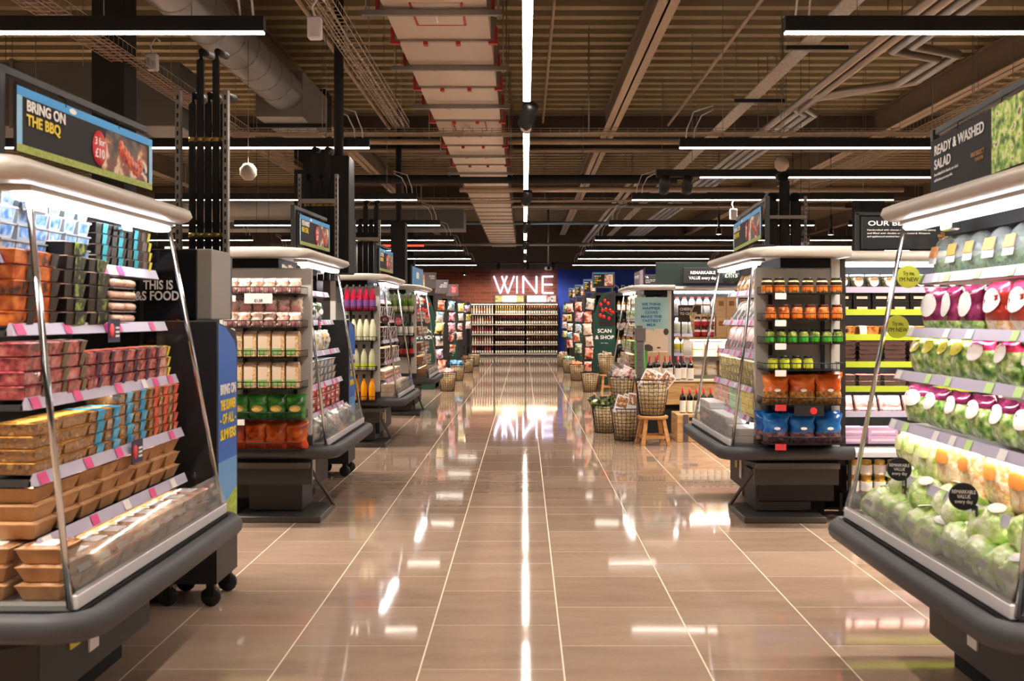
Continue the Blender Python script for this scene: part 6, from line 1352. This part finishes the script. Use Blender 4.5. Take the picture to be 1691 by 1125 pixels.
# ---------------------------------------------------------------- long wall chillers facing the camera on the salad side
def wall_chiller(X0, X1, Y, zs, label, deck=.52, lime=False):
    t = thing('wall_chiller', label, 'chiller', (0, Y, 0)); B = MB
    B().box((X0, .55, .1), (X1, 1.0, 1.93), M_fridge_bk).build('cabinet_back', t)
    B().box((X0, .1, .42), (X1, .55, deck), M_fridge_in).build('floor_deck', t)
    B().box((X0, .4, 0), (X1, 1.0, .42), M_blackm).build('plinth', t)
    c = B().loft([[(x, y, z) for y, z in ((.0, 1.86), (-.03, 1.885), (-.01, 1.93), (.1, 1.945), (1., 1.945), (1., 1.86))] for x in (X0, X1)], M_greyp, True).build('canopy', t)
    B().bbox((X0+.05, .06, 1.825), (X1-.05, .12, 1.86), M_tube, .008).build('tube_light', c)
    for k, z in enumerate(zs):
        s = B().box((X0, .1, z-.03), (X1, .55, z-.012), mat('shelf_steel', '#a9a7a6', .35, .3)).build('shelf', t)
        B().box((X0, .085, z-.035), (X1, .1, z+.008), M_rail if k in (0, 5) or not lime else mat('lime_rail', '#b9cc3a', .4)).build('price_rail', s)
        goods_fill_light(t, (X0+X1)/2, .14, z-.036, X1-X0-.1)
    return t
zs = [1.67, 1.505, 1.32, 1.12, .94, .755]
wall_chiller(2.26, 6.4, 7.32, zs, 'long wall chiller facing the camera beside the jar rack, quiches and meats', .5, True)
ug = 'goods in the long chiller beside the jar rack'; YR = 7.44
def rowfill(key, builder, z, x0, n, pitch, lv, hs, desc, cat, where, rz=0):
    for i in range(n):
        for k in range(lv):
            place(key, builder, TM(x0+i*pitch, YR+.03, z+k*hs, rz+R.uniform(-.03, .03)), '%s, %s from the jar rack%s, %s' % (desc, ORD[i], '' if lv == 1 else ', level %d up' % (k+1), where), cat, ug)
def dip_b():
    r = root('dip_tub'); MB().lathe([(.042, 0), (.046, .01), (.05, .085)], nmat('dark_dip', ['#1c1812', '#6a5c30', '#2a2418'], 60, .2, coat=.4), 16).build('tub_body', r)
    MB().lathe([(.052, .085), (.052, .1), (0, .1)], mat('clear_lid', '#c8ccc8', .2), 16, cap=False).build('lid', r)
    b = MB(); ell(b, 0, .045, .033, .034, m_wl, -.051); b.build('label', r)
    b = MB(); b.box((-.026, -.0525, .055), (.026, -.0515, .074), mat('orange_print', '#e8923c', .5)); b.build('orange_band', r)
    return r
rowfill('dipj', dip_b, zs[0], 2.35, 12, .115, 1, 0, 'dark tub with round white and orange label', 'tub', 'top shelf')
m_bkb = mat('black_card', '#1a1716', .4)
rowfill('bkq', box_b('quiche_box', .13, .1, .075, m_bkb, mat('cream_print', '#ddc6ae', .5), (-.3, .3, .1, .35)), zs[1], 2.35, 12, .14, 2, .077, 'black quiche box', 'quiche box', 'second shelf')
rowfill('roast', tray_b('roast_tray', .16, .12, .07, nmat('roast_side', ['#4a2010', '#b8622c', '#e0a050', '#2a1a14'], 14, .3, coat=.5), nmat('roast', ['#6a2c10', '#c8702c', '#e0a050'], 14, .2, coat=.6), m_wl, (-.45, -.1)), zs[2], 2.36, 10, .175, 1, 0, 'roast chicken pack', 'roast pack', 'third shelf')
rowfill('dred', tray_b('beef_tray', .17, .12, .03, m_clear_tray, nmat('dark_beef', ['#6a2026', '#9c3a40', '#c86a68'], 20, .2, coat=.5), None), zs[3], 2.36, 10, .185, 5, .032, 'dark red beef tray', 'beef tray', 'fourth shelf')
rowfill('mince', tray_b('mince_tray', .17, .12, .045, m_clear_tray, m_food_pink, None), zs[4], 2.36, 10, .185, 2, .047, 'pale mince tray', 'mince tray', 'fifth shelf')
rowfill('pinkm', slab_b('bacon_pack', .16, .13, .03, m_food_pink, m_wl, (-.4, .4, .05, .2), .5), zs[5], 2.36, 10, .18, 1, 0, 'pink bacon pack leaning back', 'bacon pack', 'sixth shelf')
rowfill('lilac', box_b('lilac_box', .22, .12, .06, mat('lilac_card', '#c8a0c0', .4), mat('lilac_text', '#e8d0e0', .4), (-.4, .4, .3, .6)), .521, 2.4, 8, .24, 2, .062, 'lilac meat box', 'meat box', 'floor deck')
# low rack of bottled dressing below it
t = thing('low_jar_rack', 'low white-lipped rack of yellow jars under the long chiller', 'shelf rack', (0, 7.1, 0))
MB().box((2.28, 0, .19), (3.1, .24, .205), M_wire).build('shelf', t); MB().box((2.26, -.01, .47), (3.4, .24, .5), M_white).build('white_lip', t)
each('leg', t, [lambda b, x=x, y=y: b.box((x-.01, y-.01, 0), (x+.01, y+.01, .47), M_black) for x in (2.3, 3.38) for y in (.02, .22)])
dj = jar_b('dressing_jar', .042, .115, nmat('mustard', ['#a8781c', '#d8a82c', '#8a5a18'], 30, .2, coat=.5), m_wl, mat('gold_lid', '#c8a040', .3, .5), m_wl)
for i in range(8):
    for k in range(2): place('dj', dj, TM(2.34+i*.095, 7.17, .205+k*.117), 'yellow dressing jar, %s along, %s layer of the low rack' % (ORD[i], 'upper' if k else 'lower'), 'jar', 'yellow jars in the low rack')
# signs above
t = thing('header_sign', 'black OUR BEST EVER QUICHE sign in a posted frame above the long chiller', 'sign', (2.47, 7.36, 1.955))
MB().bbox((-.0, 0, 0), (1.5, .015, .235), mat('quiche_black', '#10171c', .4), .003).build('board', t)
each('post', t, [lambda b, x=x: b.box((x-.012, .015, -.01), (x+.012, .035, .26), M_black) for x in (-.03, 1.53)]); MB().box((-.04, .015, .25), (1.54, .035, .27), M_black).build('top_bar', t)
text('OUR BEST EVER QUICHE', .04, .17, .034, M_txtw, t, width=.8, align='LEFT', bold=.02)
for i, (s_, w) in enumerate((('Handcrafted with cheese and butter shortcrust pastry', .5), ('and filled with double cream custard, Gruyere', .46), ('and applewood smoked bacon.', .26))): text(s_, .035, .132-i*.024, .012, M_txtw, t, width=w, align='LEFT')
text('OUR', .57, .11, .01, mat('copper_print', '#b0763c', .5), t, width=.04, align='LEFT'); text('BEST', .55, .085, .02, mat('copper_print', '#b0763c', .5), t, width=.08, align='LEFT'); text('EVER', .56, .065, .012, mat('copper_print', '#b0763c', .5), t, width=.05, align='LEFT')
# far row with milk
zm = [1.52, 1.2, .9]
wall_chiller(2.16, 7.5, 15.35, zm, 'bright wall chiller of milk bottles behind the cheese display', .5)
m_milk = mat('milk_plastic', '#efeee8', .35); m_milkl = mat('milk_label', '#e4e2da', .4)
for k, (z, cp, lb) in enumerate(((1.52, '#d8402c', '#efe9e4'), (1.2, '#d8dcd0', '#e0e2cc'), (.9, '#d8402c', '#e0d848'), (.5, '#d8402c', '#e8c8a0'))):
    for i in range(22): place('milk%d' % k, bottle_b('milk_bottle', .052, .25, m_milk, mat('milklab%d' % k, lb, .4), mat('milkcap%d' % k, cp, .4), (.25, .6), (.9, 1.0), 'milk'), TM(2.24+i*.115, 15.55, z), 'white milk bottle, number %d from the cow panel on the %s milk shelf' % (i+1, ORD[k]), 'milk bottle', 'milk bottles behind the cheese display')
t = thing('header_sign', 'dark REMARKABLE VALUE every day sign with round £1.15 badge', 'sign', (2.42, 15.3, 1.955))
MB().bbox((-.42, .03, 0), (1.7, .045, .34), mat('teal_board', '#10201e', .5), .003).build('backing_board', t)
MB().bbox((0, 0, .02), (.62, .015, .26), M_char, .003).build('board', t); text('REMARKABLE', .1, .16, .045, M_txtw, t, width=.38, align='LEFT', bold=.03); text('VALUE every day', .08, .08, .045, M_txtw, t, width=.42, align='LEFT', bold=.02)
MB().lathe([(.13, 0), (.13, .012), (0, .013)], m_teal, 28, TM(.72, .0, .14, 0, PI/2)).build('price_badge', t); text('£1.15', .72, .11, .06, M_txtw, t, y=-.02, width=.19, bold=.02)
x0, _, z0 = at(1052, 470, 19.8); x1, _, z1 = at(1096, 453, 19.8)
t = thing('shelf_header_sign', 'dark PASTA sign beyond the cow-panel chiller', 'sign', (x0, 19.8, z0)); w = x1-x0
MB().bbox((0, 0, 0), (w, .015, z1-z0), M_char, .003).build('board', t); text('PASTA', w*.05, (z1-z0)*.62, .04, M_txtw, t, width=w*.38, align='LEFT', bold=.03)
for i in range(3): text('Our pasta is made in Italy with only', w*.05, (z1-z0)*(.42-.13*i), .014, M_txtw, t, width=w*(.75 - .15*i), align='LEFT')
each('leg_post', t, [lambda b, x=x: b.box((x-.01, .015, -z0), (x+.01, .03, 0), M_base) for x in (w*.1, w*.9)])
header = thing('header_sign', 'mauve sign angled over the cow-panel chiller', 'sign', (1.79, 16.4, 1.96), -PI/2)
MB().bbox((0, 0, 0), (1.2, .015, .22), mat('mauve_print', '#6a5560', .5), .003).build('board', header); text('FRESH MILK', .1, .1, .06, M_txtw, header, width=.6, align='LEFT', bold=.02); MB().box((.8, -.002, 0), (1.2, 0, .22), mat('pale_mauve', '#c0a8c8', .5)).build('pale_end', header)
each('post', header, [lambda b, x=x: b.box((x-.012, .015, -.02), (x+.012, .035, .25), M_black) for x in (0, 1.2)])
text('WINE', 0, 0, .01, M_txtw, header) if False else None
# small hanging signs
for (px0, px1, py0, py1, Y, s_, l) in ((421, 446, 404, 415, 14, 'FRESH PASTA', 'small dark FRESH PASTA sign hanging behind the second chiller'), (1321, 1338, 393, 411, 13, 'READY', 'small dark hanging sign between the picnic and quiche signs')):
    x0, _, z1 = at(px0, py0, Y); x1, _, z0 = at(px1, py1, Y); t = thing('hanging_sign', l, 'sign', (x0, Y, z0)); w = x1-x0
    MB().bbox((0, 0, 0), (w, .012, z1-z0), mat('hang_sign', '#4a4448', .5), .003).build('board', t); text(s_, w*.5, (z1-z0)*.3, (z1-z0)*.3, M_txtw, t, width=w*.8)
    each('hanging_wire', t, [lambda b, x=x: b.tube([(x, .006, z1-z0), (x, .006, RZ-z0)], .003, M_black, 4) for x in (w*.1, w*.9)])
# big letters on the blue wall
t = thing('wall_lettering', 'pale upright letters high on the blue wall behind the header signs', 'sign', (3.3, 38.46, 2.3))
text('DRINKS', 0, 0, .42, M_txtw, t, width=1.6, align='LEFT', y=-.02)

t = thing('security_camera', 'small pale security camera hanging before the blue end of the wine sign', 'camera', at(905.5, 441, 33))
MB().bbox((-.12, -.15, -.1), (.12, .15, 0), mat('camera_shell', '#a8a29c', .5), .03).build('camera_body', t); MB().tube([(0, 0, 0), (0, 0, 2.0)], .03, M_galv, 8).build('drop_pole', t); MB().lathe([(.05, 0), (.05, .03), (0, .03)], M_black, 12, TM(0, -.15, -.05, 0, PI/2)).build('lens', t)
for px, l in ((640, 'red neon line high between distant rows'),):
    x, y, z = at(672, 407, 30); t = thing('red_light_line', 'thin red glowing light line high over the distant brick-side aisle', 'light', (x, y, z))
    MB().box((-1.2, 0, 0), (.5, .03, .05), mat('red_glow', '#ff2a1c', .5, emit=1.2)).build('diffuser', t); MB().box((-1.2, 0, .05), (.5, .03, .1), M_black).build('housing', t)
    each('hanging_rod', t, [lambda b, x_=x_: rods(b, x_, .015, .1, RZ-z) for x_ in (-1, .3)])
